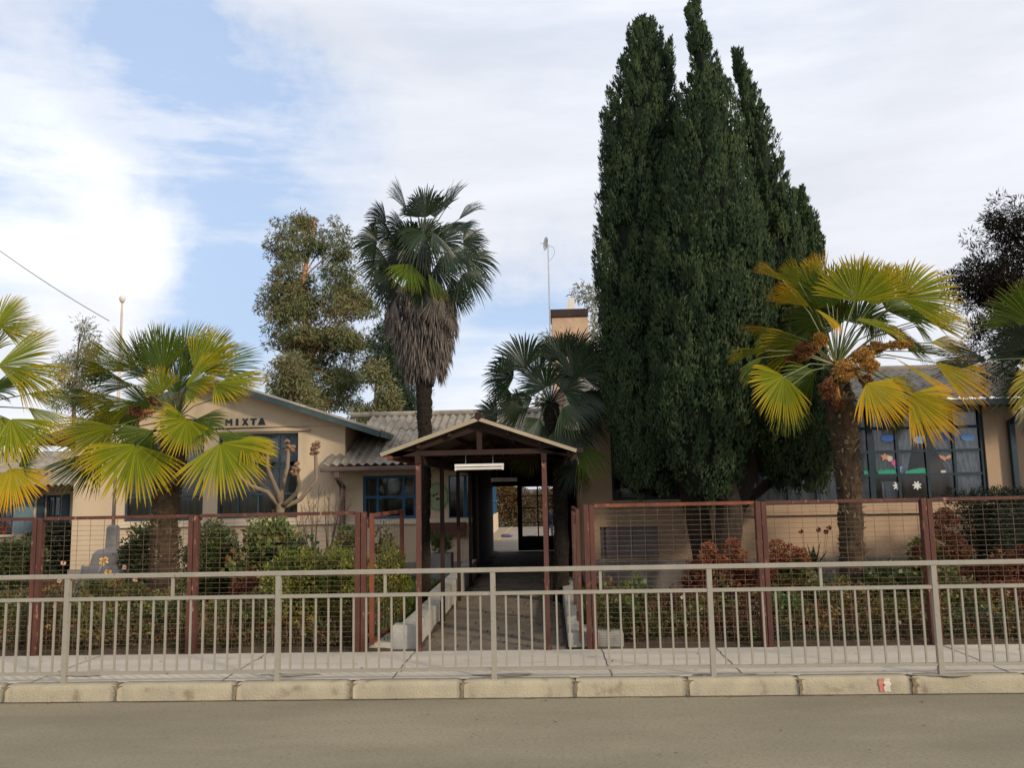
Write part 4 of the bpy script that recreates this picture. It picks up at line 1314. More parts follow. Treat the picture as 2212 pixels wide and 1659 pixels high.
# ---------------------------------------- courtyard beyond the passage
def courtyard_things():
    Yh = 39.5
    r = np.random.default_rng(21)
    x0, x1 = PX(1030, Yh), PX(1290, Yh)
    t = thing('autumn_hedge', 'tall brown and orange hedge at the far side of the courtyard', 'hedge', ((x0 + x1) / 2, Yh, 0))
    n = 420
    C = np.stack([r.uniform(x0, x1, n), r.uniform(Yh, Yh + .9, n), r.uniform(.1, 1.75, n)], 1)
    C[:, 2] *= 1 + .12 * np.sin(C[:, 0] * 2.0)
    put('foliage', quads_mesh('foliage', clump_leaves(r, C, .28, 34, .13, .09), L['autumn']), t)
    m = MB()
    for k in range(14):
        x = x0 + (x1 - x0) * (k + .5) / 14; m.tube([(x, Yh + .5, -.02), (x + r.uniform(-.1, .1), Yh + .5, 1.4)], [.03, .015], 6)
    m.build('stem', M['twig'], t)
    # trees beyond it
    # side building with blue window frames
    xw = PX(1066, 34, 1100)
    t = thing('blue_framed_annexe', 'narrow annexe with blue window posts seen through the passage', 'building', (xw, 30, 0))
    m = MB(); m.box(xw - .2, xw, 24.3, 37, 0, .75); m.build('wall', M['stucco'], t); m = MB(); m.box(xw - .2, xw, 24.3, 37, 1.95, 2.3); m.build('lintel', M['stucco'], t)
    for k in range(8):
        y = 24.4 + k * 1.6
        MB().box(xw - .1, xw + .02, y, y + .12, .751, 1.949).build('window_post', M['blue'], t)
    MB().box(xw - .12, xw - .10, 24.3, 37, .751, 1.949).build('pane', M['glass_dirty'], t)
    MB().box(xw - .08, xw + .03, 24.3, 37, 1.25, 1.30).build('window_rail', M['blue'], t)
    MB().box(xw - .3, xw + .35, 24.25, 37.2, 2.31, 2.36).build('roof', M['roof'], t)
    # things lying on the court
    c = G(1095, 1161, 0)
    m = MB()
    m.tube([(c.x - .22, c.y, .05), (c.x - .1, c.y + .03, .07), (c.x + .1, c.y, .06), (c.x + .22, c.y + .02, .04)], [.03, .06, .055, .02], 8)
    tag(m.build('jumper', M['purple'], smooth=True), 'crumpled purple jumper lying on the courtyard floor', 'jumper')
    c = G(1148, 1163, 0)
    t = thing('toy_cart', 'small orange and dark toy on the courtyard floor behind the door glass', 'toy', (c.x, c.y, 0))
    MB().box(c.x - .16, c.x + .1, c.y - .05, c.y + .05, .04, .1).build('body', M['purple'], t, bevel=.01)
    MB().tube([(c.x + .1, c.y, .08), (c.x + .19, c.y, .2)], [.012, .012], 6).build('handle', M['orange'], t)
    for dx in (-.1, .05): MB().tube([(c.x + dx, c.y - .07, .035), (c.x + dx, c.y + .07, .035)], [.035, .035], 12).build('wheel', M['orange'], t)
courtyard_things()

def child():
    Y = 27.5
    c = P(1187, 1100, Y)
    x, y = c.x, Y
    H_ = 1.18
    hs = H_ / 1.18
    verts = {'pelvis': (0, 0, .56), 'waist': (0, 0, .70), 'chest': (0, .0, .84), 'neck': (0, 0, .95), 'head': (0, -.01, 1.03), 'crown': (0, 0, 1.12),
             'hl': (.065, 0, .53), 'kl': (.07, -.02, .31), 'al': (.07, .01, .06), 'tl': (.075, -.10, .03),
             'hr': (-.065, 0, .53), 'kr': (-.08, -.04, .31), 'ar': (-.09, .05, .06), 'tr': (-.10, -.06, .03),
             'sl': (.13, 0, .89), 'el': (.18, .02, .70), 'wl': (.17, -.06, .54), 'pl': (.165, -.085, .48),
             'sr': (-.13, 0, .89), 'er': (-.18, .02, .70), 'wr': (-.17, -.06, .54), 'pr': (-.165, -.085, .48)}
    rads = {'pelvis': .085, 'waist': .08, 'chest': .095, 'neck': .035, 'head': .075, 'crown': .06, 'hl': .06, 'kl': .042, 'al': .03, 'tl': .025, 'hr': .06, 'kr': .042, 'ar': .03, 'tr': .025,
            'sl': .05, 'el': .034, 'wl': .024, 'pl': .024, 'sr': .05, 'er': .034, 'wr': .024, 'pr': .024}
    E_ = [('pelvis', 'waist'), ('waist', 'chest'), ('chest', 'neck'), ('neck', 'head'), ('head', 'crown'), ('pelvis', 'hl'), ('hl', 'kl'), ('kl', 'al'), ('al', 'tl'), ('pelvis', 'hr'), ('hr', 'kr'), ('kr', 'ar'), ('ar', 'tr'),
          ('chest', 'sl'), ('sl', 'el'), ('el', 'wl'), ('wl', 'pl'), ('chest', 'sr'), ('sr', 'er'), ('er', 'wr'), ('wr', 'pr')]
    for s_, sg in (('l', 1), ('r', -1)):
        for k in range(5):
            nm = f'f{s_}{k}'; bx, by, bz = verts['p' + s_]
            verts[nm] = (bx + sg * .004, by - .018 + .012 * k - (.02 if k == 0 else 0), bz - (.055 + .006 * (2 - abs(k - 2)) - (.025 if k == 0 else 0)))
            rads[nm] = .0065; E_.append(('p' + s_, nm))
    keys = list(verts)
    me = bpy.data.meshes.new('body')
    me.from_pydata([verts[k] for k in keys], [(keys.index(a), keys.index(b)) for a, b in E_], [])
    o = bpy.data.objects.new('person', me); COL.objects.link(o); o.location = (x, y, 0)
    WP[o.name] = Vector((x, y, 0))
    sk = o.modifiers.new('skin', 'SKIN')
    for i, k in enumerate(keys):
        d = me.skin_vertices[0].data[i]; d.radius = (rads[k], rads[k] * (.8 if k in ('waist', 'chest', 'pelvis') else 1)); d.use_root = (k == 'pelvis')
    sd = o.modifiers.new('sub', 'SUBSURF'); sd.levels = 2; sd.render_levels = 2
    dg = bpy.context.evaluated_depsgraph_get()
    me2 = bpy.data.meshes.new_from_object(o.evaluated_get(dg)); o.modifiers.clear(); o.data = me2
    me2.materials.clear()
    for m_ in ('skin', 'jacket', 'trousers', 'hair'): me2.materials.append(M[m_])
    for p in me2.polygons:
        p.use_smooth = True
        z = p.center.z; ax = abs(p.center.x)
        p.material_index = 2 if (z < .56 and ax < .14) else (1 if (.52 <= z < .955) else 0)
        if z < .045: p.material_index = 3
    tag(o, 'child in navy jacket and grey trousers standing in the courtyard behind the door', 'person')
    m = MB(); V = []; F = []
    for j in range(6):
        ph = math.pi / 2 * j / 5
        for k in range(14):
            a = 2 * math.pi * k / 14
            V.append((.083 * math.cos(a) * math.sin(ph + .01), .008 + .085 * math.sin(a) * math.sin(ph + .01), 1.06 + .085 * math.cos(ph) + (-.05 if math.sin(a) > 0 and j == 5 else 0)))
    for j in range(5):
        for k in range(14): F.append((j * 14 + k, j * 14 + (k + 1) % 14, (j + 1) * 14 + (k + 1) % 14, (j + 1) * 14 + k))
    V = [(a + x, b + y, c_) for a, b, c_ in V]
    m.add(V, F); m.build('hair', M['hair'], o, smooth=True)
    f = MB()
    for sx in (-.026, .026): f.tube([(x + sx, y - .078, 1.055), (x + sx, y - .088, 1.055)], [.008, .006], 8)
    f.build('eye', M['hair'], o)
    f = MB(); f.tube([(x, y - .078, 1.05), (x, y - .098, 1.028)], [.006, .011], 8); f.build('nose', M['skin'], o)
    f = MB(); f.box(x - .018, x + .018, y - .082, y - .076, .998, 1.004); f.build('mouth', M['redpaint'], o)
    f = MB()
    for sx in (-.075, .075): f.tube([(x + sx, y, 1.02), (x + sx * 1.08, y + .008, 1.055)], [.008, .014], 8)
    f.build('ear', M['skin'], o)
child()

# ---------------------------------------- flagpole, grey panels, overhead wire
def flagpole():
    Y = 14.0
    b = P(243, 1180, Y); tp = P(262, 652, Y)
    t = thing('flagpole', 'tall thin peeling flagpole with a ball top on a tapered grey stone base', 'flagpole', (b.x, Y, 0))
    zb = PZ(243, 1142, Y)
    m = MB(); m.tube([(b.x, Y, zb - .05), (b.x, Y, tp.z - .9), ], [.030, .025], 12); m.build('pole', M['pole_paint'], t, smooth=True)
    m = MB(); m.tube([(b.x, Y, tp.z - .95), (b.x, Y, tp.z - .32), (b.x, Y, tp.z)], [.021, .019, .017], 12); m.build('upper_pole', M['pole_paint'], t, smooth=True)
    m = MB(); m.tube([(b.x, Y, tp.z - .02), (b.x, Y, tp.z + .02), (b.x, Y, tp.z + .06), (b.x, Y, tp.z + .10), (b.x, Y, tp.z + .12)], [.02, .045, .055, .045, .015], 14); m.build('ball', M['white'], t, smooth=True)
    w0 = (PX(279, Y) - PX(202, Y)) / 2; w1 = w0 * .68; z1 = PZ(243, 1186, Y); z0 = 0
    V = []
    for z, w in ((z0, w0 * 1.15), (z1 - .06, w1 * 1.05), (z1, w1 * .8), (z1 + .001, w1 * .42), (zb + .03, w1 * .38), (zb + .06, w1 * .25)):
        V += [(b.x - w, Y - w, z), (b.x + w, Y - w, z), (b.x + w, Y + w, z), (b.x - w, Y + w, z)]
    F = []
    for j in range(5):
        for k in range(4): F.append((j * 4 + k, j * 4 + (k + 1) % 4, (j + 1) * 4 + (k + 1) % 4, (j + 1) * 4 + k))
    F.append((20, 21, 22, 23))
    m = MB(); m.add(V, F); m.build('base', M['stone'], t, bevel=.02)
    # grey panels in a white frame
    Y = 13.2; a, c = P(150, 1262, Y), P(236, 1226, Y)
    t = thing('framed_panel', 'pair of dark grey panels in a white frame beside the flagpole base', 'panel', ((a.x + c.x) / 2, Y, 0))
    m = MB(); w = (c.x - a.x)
    for k in range(2):
        x = a.x + w * k / 2 + .02
        m.add([(x, Y, 0.02), (x + w / 2 - .05, Y, .02), (x + w / 2 - .01, Y + .3, c.z), (x + .04, Y + .3, c.z), (x, Y + .03, 0.0), (x + w / 2 - .05, Y + .03, .0), (x + w / 2 - .01, Y + .33, c.z - .01), (x + .04, Y + .33, c.z - .01)],
              [(0, 1, 2, 3), (7, 6, 5, 4), (0, 4, 5, 1), (1, 5, 6, 2), (2, 6, 7, 3), (3, 7, 4, 0)])
    m.build('slab', M['stone'], t)
    m = MB()
    for k in range(3):
        x = a.x + w * k / 2 - .005; m.bar((x, Y - .005, 0), (x + .04, Y + .3, c.z + .01), .03, .03)
    m.build('frame', M['offwhite'], t)
flagpole()
def wire():
    a = P(-260, 330, 20.0); b = P(236, 693, 20.0)
    m = MB(); pts = []
    for k in range(21):
        s = k / 20; p = a.lerp(b, s); p.z -= .25 * 4 * s * (1 - s); pts.append(p)
    m.tube(pts, [.012] * 21, 6)
    # its far end is anchored on a pole hidden by the palm
    t = thing('overhead_wire', 'thin dark overhead wire sloping down across the sky at the left', 'wire', tuple(b))
    m.build('cable', M['metal'], t)
wire()
def litter():
    r = np.random.default_rng(404); n = 150
    X = r.uniform(-6, 6, n); Yv = np.where(r.random(n) < .5, 7.97 - r.random(n) ** 3 * 3.5, r.uniform(8.15, 9.4, n))
    Z = np.where(Yv < 8, -.142, .008)
    C = np.stack([X, Yv, Z], 1); D = r.normal(size=(n, 3)) * np.array([1, 1, .08])
    Q = shaped_quads(r, C, D, np.tile([0, 0, 1.0], (n, 1)) + r.normal(size=(n, 3)) * .2, r.uniform(.012, .05, n), r.uniform(.008, .024, n))
    o = put('fallen_leaves', quads_mesh('fallen_leaves', Q, L['dry'])); tag(o, 'few dry fallen leaves on the road edge and pavement', 'leaves', kind='stuff')
litter()

# ================================================================== PALMS
def fan(rng, crown, hub, d, l, Lr, span, droop=.10, n=38, split=.56, tipdroop=.08, thick=.009):
    Lr *= 1.07
    """one fan leaf with pleated segments; returns verts, faces, along, material index"""
    d = Vector(d).normalized(); l = (Vector(l) - d * Vector(l).dot(d)).normalized(); nn = d.cross(l).normalized()
    V = []; F = []; A = []; MI = []
    ts = [0.03, .2, .38, .55, .68, .80, .92, 1.0]
    span = rad(span)
    for i in range(n):
        a = -span + 2 * span * i / (n - 1)
        e = d * math.cos(a) + l * math.sin(a)
        s = nn.cross(e).normalized()
        ln = Lr * (.80 + .20 * math.cos(a * .75)) * rng.uniform(.93, 1.03)
        hw = math.tan(span / (n - 1)) * 1.04
        lift = rng.uniform(-.03, .03)
        td = tipdroop * rng.uniform(.2, 1.9)
        side = rng.uniform(-.03, .03)
        b = len(V)
        for t in ts:
            r = t * ln
            c = hub + e * r - nn * (lift * r * t) + s * (side * r * t)
            c.z -= droop * Lr * t * t + td * Lr * max(0, t - split) ** 2 * 3.0
            c -= e * (droop * .35 * Lr * t * t)
            if t < split + .08:
                w = hw * r; pl = .55 * w
            else:
                w = hw * split * ln * .96 * (1 - ((t - split) / (1 - split)) ** 2.6); pl = w * .6
            w = max(w, .0006)
            V += [c - s * w + nn * pl, c - nn * pl * .4, c + s * w + nn * pl]
            A += [t, t, t]
        for j in range(len(ts) - 1):
            q = b + j * 3
            F += [(q, q + 1, q + 4, q + 3), (q + 1, q + 2, q + 5, q + 4)]; MI += [0, 0]
    # leaf stalk
    b = len(V)
    m = MB()
    mid = crown.lerp(hub, .5); mid.z += (hub - crown).length * .10
    m.tube([crown, mid, hub + d * .03], [thick * 1.3, thick, thick * .75], 5, cap=False)
    V += [Vector(v) for v in m.v]; A += [0] * len(m.v)
    F += [tuple(i + b for i in f) for f in m.f]; MI += [1] * len(m.f)
    return V, F, A, MI
def add_frond(parent, data, mat, pmat, name='frond', label=None):
    V, F, A, MI = data
    me = bpy.data.meshes.new(name)
    me.from_pydata([tuple(v) for v in V], [], F)
    me.materials.append(mat); me.materials.append(pmat)
    me.polygons.foreach_set('material_index', MI)
    at = me.attributes.new('along', 'FLOAT', 'POINT'); at.data.foreach_set('value', A)
    me.update()
    return put(name, me, parent, label=label)

def px_frond(rng, parent, crown, Yc, px, py, ang, rpx, span, facing=1.0, yo=0.0, mat='frond_yel', droop=.06, dy=None, flip=1, n=38, td=.08, pm='petiole'):
    Y = Yc + yo
    hub = P(px, py, Y)
    Lr = rpx / FPX * Y
    a = rad(ang)
    dyy = (yo * .55) if dy is None else dy
    d = Vector((math.cos(a), dyy, math.sin(a) + .02))
    lp = Vector((-math.sin(a), 0, math.cos(a)))
    l = lp * facing + Vector((0, 1, 0)) * (flip * math.sqrt(max(0, 1 - facing * facing)))
    add_frond(parent, fan(rng, crown, hub, d, l, Lr, span, droop, n, tipdroop=td), L[mat], L[pm])

def palm_trunk(parent, pts, radii, mat, stubs=200, seed=0, stubmat=None, slen=.06, ring=60, name='trunk'):
    r = np.random.default_rng(seed)
    pts = [Vector(p) for p in pts]
    P2 = []; R2 = []
    n = ring
    for i in range(n + 1):
        s = i / n * (len(pts) - 1); k = min(int(s), len(pts) - 2); u = s - k
        P2.append(pts[k].lerp(pts[k + 1], u) + Vector((r.uniform(-.004, .004), r.uniform(-.004, .004), 0)))
        R2.append((radii[k] * (1 - u) + radii[k + 1] * u) * (1 + r.uniform(-.05, .05)))
    m = MB(); m.tube(P2, R2, 20, jit=.07, rng=r)
    q = m; nf = len(m.f)
    for _ in range(stubs):
        k = r.uniform(0, n - 1); i = int(k); c = P2[i].lerp(P2[i + 1], k - i); rr = R2[i]
        a = r.uniform(0, 2 * math.pi); o = Vector((math.cos(a), math.sin(a), 0)); s = Vector((-math.sin(a), math.cos(a), 0))
        w = r.uniform(.012, .032); ln = slen * r.uniform(.5, 1.5)
        p0 = c + o * rr * .93; tip = p0 + o * ln * r.uniform(.35, .8) + Vector((0, 0, ln * r.uniform(-.2, .9))) + s * r.uniform(-.02, .02)
        q.add([p0 - s * w, p0 + s * w, tip + s * w * .5, tip - s * w * .5, p0 + Vector((0, 0, -.02)) + s * 0, tip + Vector((0, 0, -.006))], [(0, 1, 2, 3), (0, 3, 5, 4), (1, 4, 5, 2), (3, 2, 5)])
    t = m.build(name, mat, parent)
    t.data.materials.append(stubmat or M['stub'])
    for p_ in list(t.data.polygons)[nf:]: p_.material_index = 1
    # loose fibre
    C = []; D = []
    for _ in range(900):
        i = r.integers(0, n); a = r.uniform(0, 2 * math.pi); o = np.array([math.cos(a), math.sin(a), 0])
        C.append(np.array(P2[i]) + o * R2[i] * .97 + np.array([0, 0, r.uniform(-.04, .04)])); D.append(o * .5 + r.normal(size=3) * .5 + np.array([0, 0, -.4]))
    put('fibre', quads_mesh('fibre', leafquads(r, np.array(C), np.array(D), r.uniform(.03, .08, 900), np.full(900, .009)), mat), parent)

def fruit(parent, px, py, Y, rx, rz, mat, seed, n=1500, stalk=None):
    r = np.random.default_rng(seed)
    c = np.array(P(px, py, Y)); sx = rx / FPX * Y; sz = rz / FPX * Y
    k = 26
    cc = c + unit(r.normal(size=(k, 3))) * r.uniform(.2, 1, size=(k, 1)) ** .5 * np.array([sx * .8, sx * .6, sz * .8])
    Q = clump_leaves(r, cc, min(sx, sz) * .40, n // k, .022, .015, out=.2)
    o = put('fruit_cluster', quads_mesh('fruit_cluster', Q, L[mat]), parent)
    m = MB()
    for q in cc[:16]:
        if stalk is not None: m.tube([stalk, Vector(c) * .6 + Vector(stalk) * .4 + Vector((0, 0, .05)), Vector(q)], [.010, .007, .003], 4, cap=False)
    if stalk is not None: m.build('fruit_stalk', L['fruit'], o)

def left_palm():
    Y = 11.0; rng = np.random.default_rng(31)
    b = P(350, 1320, Y); 
    t = thing('fan_palm', 'yellow green fan palm with a stout shaggy trunk in front of the gabled wing', 'palm', (b.x, Y, 0))
    top = P(378, 925, Y)
    palm_trunk(t, [(b.x, Y, -.02), P(352, 1220, Y), P(358, 1080, Y), P(372, 990, Y), top], [.19, .175, .175, .19, .15], M['fibre'], 230, 3)
    crown = P(382, 905, Y)
    S = [(353, 800, 100, 112, 68, .9, -.1, 'frond_grn', .02), (300, 800, 140, 115, 40, .75, .15, 'frond_yel', .05), (419, 800, 52, 128, 62, .9, -.05, 'frond_yel', .08),
         (440, 808, 25, 140, 45, .8, .2, 'frond_grn', .1), (462, 830, 0, 122, 60, .5, -.35, 'frond_yel', .06), (405, 906, -115, 78, 100, .8, -.55, 'frond_yel', .06),
         (468, 938, -12, 100, 45, .4, .1, 'frond_grn', .14), (476, 957, -62, 122, 76, .92, -.45, 'frond_yel', .05), (294, 961, -98, 122, 82, .95, -.45, 'frond_yel', .05),
         (246, 922, -158, 128, 52, .65, -.2, 'frond_yel', .10), (285, 835, 160, 140, 34, .6, .1, 'frond_grn', .12), (250, 868, 175, 135, 40, .5, .35, 'frond_grn', .12),
         (350, 850, 112, 68, 75, .95, -.3, 'frond_yel', .02), (222, 975, -148, 135, 40, .5, .3, 'frond_grn', .1), (522, 946, -20, 85, 60, .45, -.2, 'frond_yel', .2),
         (340, 790, 118, 105, 45, .9, .3, 'frond_grn', .03), (395, 785, 78, 108, 50, .9, .35, 'frond_grn', .02), (360, 815, 105, 120, 60, .85, .45, 'frond_grn', .03),
         (300, 900, -170, 120, 50, .5, .5, 'frond_grn', .15), (270, 800, 150, 115, 35, .7, -.2, 'frond_yel', .1), (400, 850, 15, 85, 60, .6, -.5, 'frond_yel', .05), (425, 905, -25, 70, 65, .8, -.3, 'frond_grn', .05), (430, 795, 70, 115, 50, .85, .4, 'frond_grn', .04), (320, 815, 125, 120, 50, .8, .3, 'frond_grn', .05), (390, 815, 60, 120, 60, .8, .1, 'frond_grn', .06),
         (380, 850, 90, 95, 70, .8, 0, 'frond_grn', .05), (455, 865, 20, 100, 45, .6, .2, 'frond_yel', .06), (330, 930, -140, 95, 60, .8, -.1, 'frond_grn', .08), (290, 870, -175, 115, 40, .6, .0, 'frond_yel', .08), (245, 815, 165, 95, 35, .6, .2, 'frond_grn', .08), (400, 835, 35, 110, 55, .7, -.4, 'frond_yel', .06), (325, 880, 140, 85, 60, .6, -.3, 'frond_grn', .08)]
    for s in S:
        px_frond(rng, t, crown, Y, s[0], s[1], s[2], s[3], s[4], s[5], s[6], s[7], s[8])
    fruit(t, 300, 888, Y - .1, 34, 24, 'fruit_br', 1, 1500, crown)
    fruit(t, 330, 862, Y + .2, 22, 22, 'fruit_br', 2, 900, crown)
left_palm()

def right_palm():
    Y = 11.3; rng = np.random.default_rng(32)
    b = P(1845, 1300, Y)
    t = thing('fan_palm', 'orange tipped fan palm with big fruit clusters before the many paned window', 'palm', (b.x, Y, 0))
    palm_trunk(t, [(b.x, Y, -.02), P(1842, 1220, Y), P(1836, 1090, Y), P(1828, 970, Y), P(1812, 860, Y), P(1806, 800, Y)], [.17, .16, .15, .165, .19, .115], M['fibre'], 260, 4, slen=.07)
    crown = P(1808, 790, Y)
    S = [(1850, 652, 85, 108, 78, .95, -.3, 'frond_yel', .02), (1885, 660, 70, 110, 60, .9, .0, 'frond_yel', .03), (1800, 665, 110, 105, 60, .85, .1, 'frond_grn', .04), (1915, 672, 15, 110, 70, .7, .2, 'frond_grn', .06), (1775, 690, 165, 85, 60, .6, .2, 'frond_grn', .1), (1850, 700, 60, 85, 80, .8, .3, 'frond_grn', .06), (1960, 760, 10, 95, 40, .5, .3, 'frond_yel', .12), (1985, 850, -60, 90, 60, .8, .1, 'frond_yel', .08), (1946, 645, 25, 122, 74, .9, -.15, 'frond_yel', .07), (1778, 612, 102, 72, 26, .9, .2, 'frond_org', .02),
         (1728, 612, 128, 62, 34, .7, .1, 'frond_yel', .04), (1693, 606, 146, 68, 13, .8, .0, 'frond_org', .02), (1752, 664, 152, 100, 22, .5, -.3, 'frond_org', .04), (1760, 668, -30, 70, 40, .5, -.3, 'frond_org', .3),
         (1687, 712, 184, 94, 22, .5, .1, 'frond_org', .02), (1672, 722, 205, 55, 55, .6, .1, 'frond_grn', .25), (1657, 757, 186, 84, 20, .5, -.1, 'frond_yel', .04), (1650, 770, 215, 70, 30, .6, -.1, 'frond_grn', .2),
         (1693, 812, -118, 96, 82, .92, -.4, 'frond_yel', .05), (1697, 838, -95, 92, 62, .9, -.2, 'frond_grn', .08), (1871, 828, -52, 104, 68, .9, -.55, 'frond_org', .05),
         (1964, 852, -42, 116, 62, .92, -.45, 'frond_org', .05), (1930, 772, -40, 128, 11, .6, -.5, 'frond_org', .02), (2019, 782, -28, 122, 42, .9, -.1, 'frond_org', .05),
         (1886, 680, -82, 64, 92, .8, .3, 'frond_grn', .06), (1975, 700, 8, 112, 13, .6, .0, 'frond_yel', .02), (1975, 702, -40, 50, 50, .6, .0, 'frond_grn', .2),
         (1810, 640, 95, 82, 55, .85, .4, 'frond_grn', .03), (1895, 640, 60, 100, 50, .85, .3, 'frond_grn', .04), (1830, 672, 150, 70, 40, .7, .3, 'frond_yel', .08), (1920, 665, -5, 90, 60, .6, .35, 'frond_grn', .1),
         (1930, 858, -80, 80, 60, .6, .3, 'frond_grn', .1), (1860, 620, 110, 70, 50, .9, .1, 'frond_yel', .03), (1790, 655, 170, 80, 40, .6, .5, 'frond_grn', .1), (1760, 640, 130, 90, 55, .85, .3, 'frond_yel', .05), (1990, 690, 10, 100, 60, .75, .25, 'frond_yel', .08), (1740, 740, 190, 110, 45, .7, .2, 'frond_yel', .08), (1900, 710, -20, 120, 45, .6, .3, 'frond_grn', .1), (1760, 800, 215, 100, 60, .8, .1, 'frond_grn', .08), (1820, 700, 130, 95, 75, .85, .35, 'frond_grn', .05), (1910, 820, -40, 95, 60, .8, .0, 'frond_yel', .08), (2010, 740, -8, 90, 40, .7, .1, 'frond_org', .08), (1845, 690, -10, 110, 35, .5, -.1, 'frond_yel', .15)]
    for s in S:
        px_frond(rng, t, crown, Y, *s[:9])
    for i, (a, b_, c, d, m_, yo) in enumerate([(1862, 768, 36, 32, 'fruit', -.3), (1828, 800, 40, 38, 'fruit', -.35), (1942, 746, 48, 20, 'fruit', -.1), (1890, 752, 34, 20, 'fruit', .0), (1740, 755, 38, 28, 'fruit_br', -.1), (1715, 775, 28, 22, 'fruit_br', .1), (1790, 840, 30, 38, 'fruit_br', -.3), (1812, 872, 18, 20, 'fruit_br', -.35), (1770, 735, 22, 26, 'fruit', -.2), (1880, 790, 26, 36, 'fruit', -.45), (1870, 822, 20, 22, 'fruit_br', -.3)]):
        fruit(t, a, b_, Y + yo, c * .74, d * .74, m_, 40 + i, 2800, crown)
right_palm()

def random_crown(t, rng, crown, n, Lr, pet, mats, pm, elmin=-55, elmax=80, span=(70, 100), yscale=1.0, droop=(.05, .2), lean=.0):
    for k in range(n):
        az = 2 * math.pi * (k * .381966 + rng.uniform(-.04, .04))
        el = rad(elmax + (elmin - elmax) * ((k + .5) / n) ** .8)
        o = Vector((math.cos(az), math.sin(az) * yscale, 0))
        d1 = o * math.cos(el) + Vector((0, 0, math.sin(el)))
        p_ = pet * rng.uniform(.8, 1.15)
        hub = crown + d1 * p_; hub.z -= p_ * .12 * math.cos(el)
        d = (d1 + Vector((0, 0, -.28)) * (1 + .3 * math.cos(el))).normalized()
        side = Vector((-o.y, o.x, 0)); up = d.cross(side)
        tw = rng.uniform(-.7, .7)
        l = side * math.cos(tw) + up * math.sin(tw)
        add_frond(t, fan(rng, crown, hub, d, l, Lr * rng.uniform(.88, 1.1), rng.uniform(*span), rng.uniform(*droop), 34, tipdroop=.16), L[mats[k % len(mats)]], L[pm])

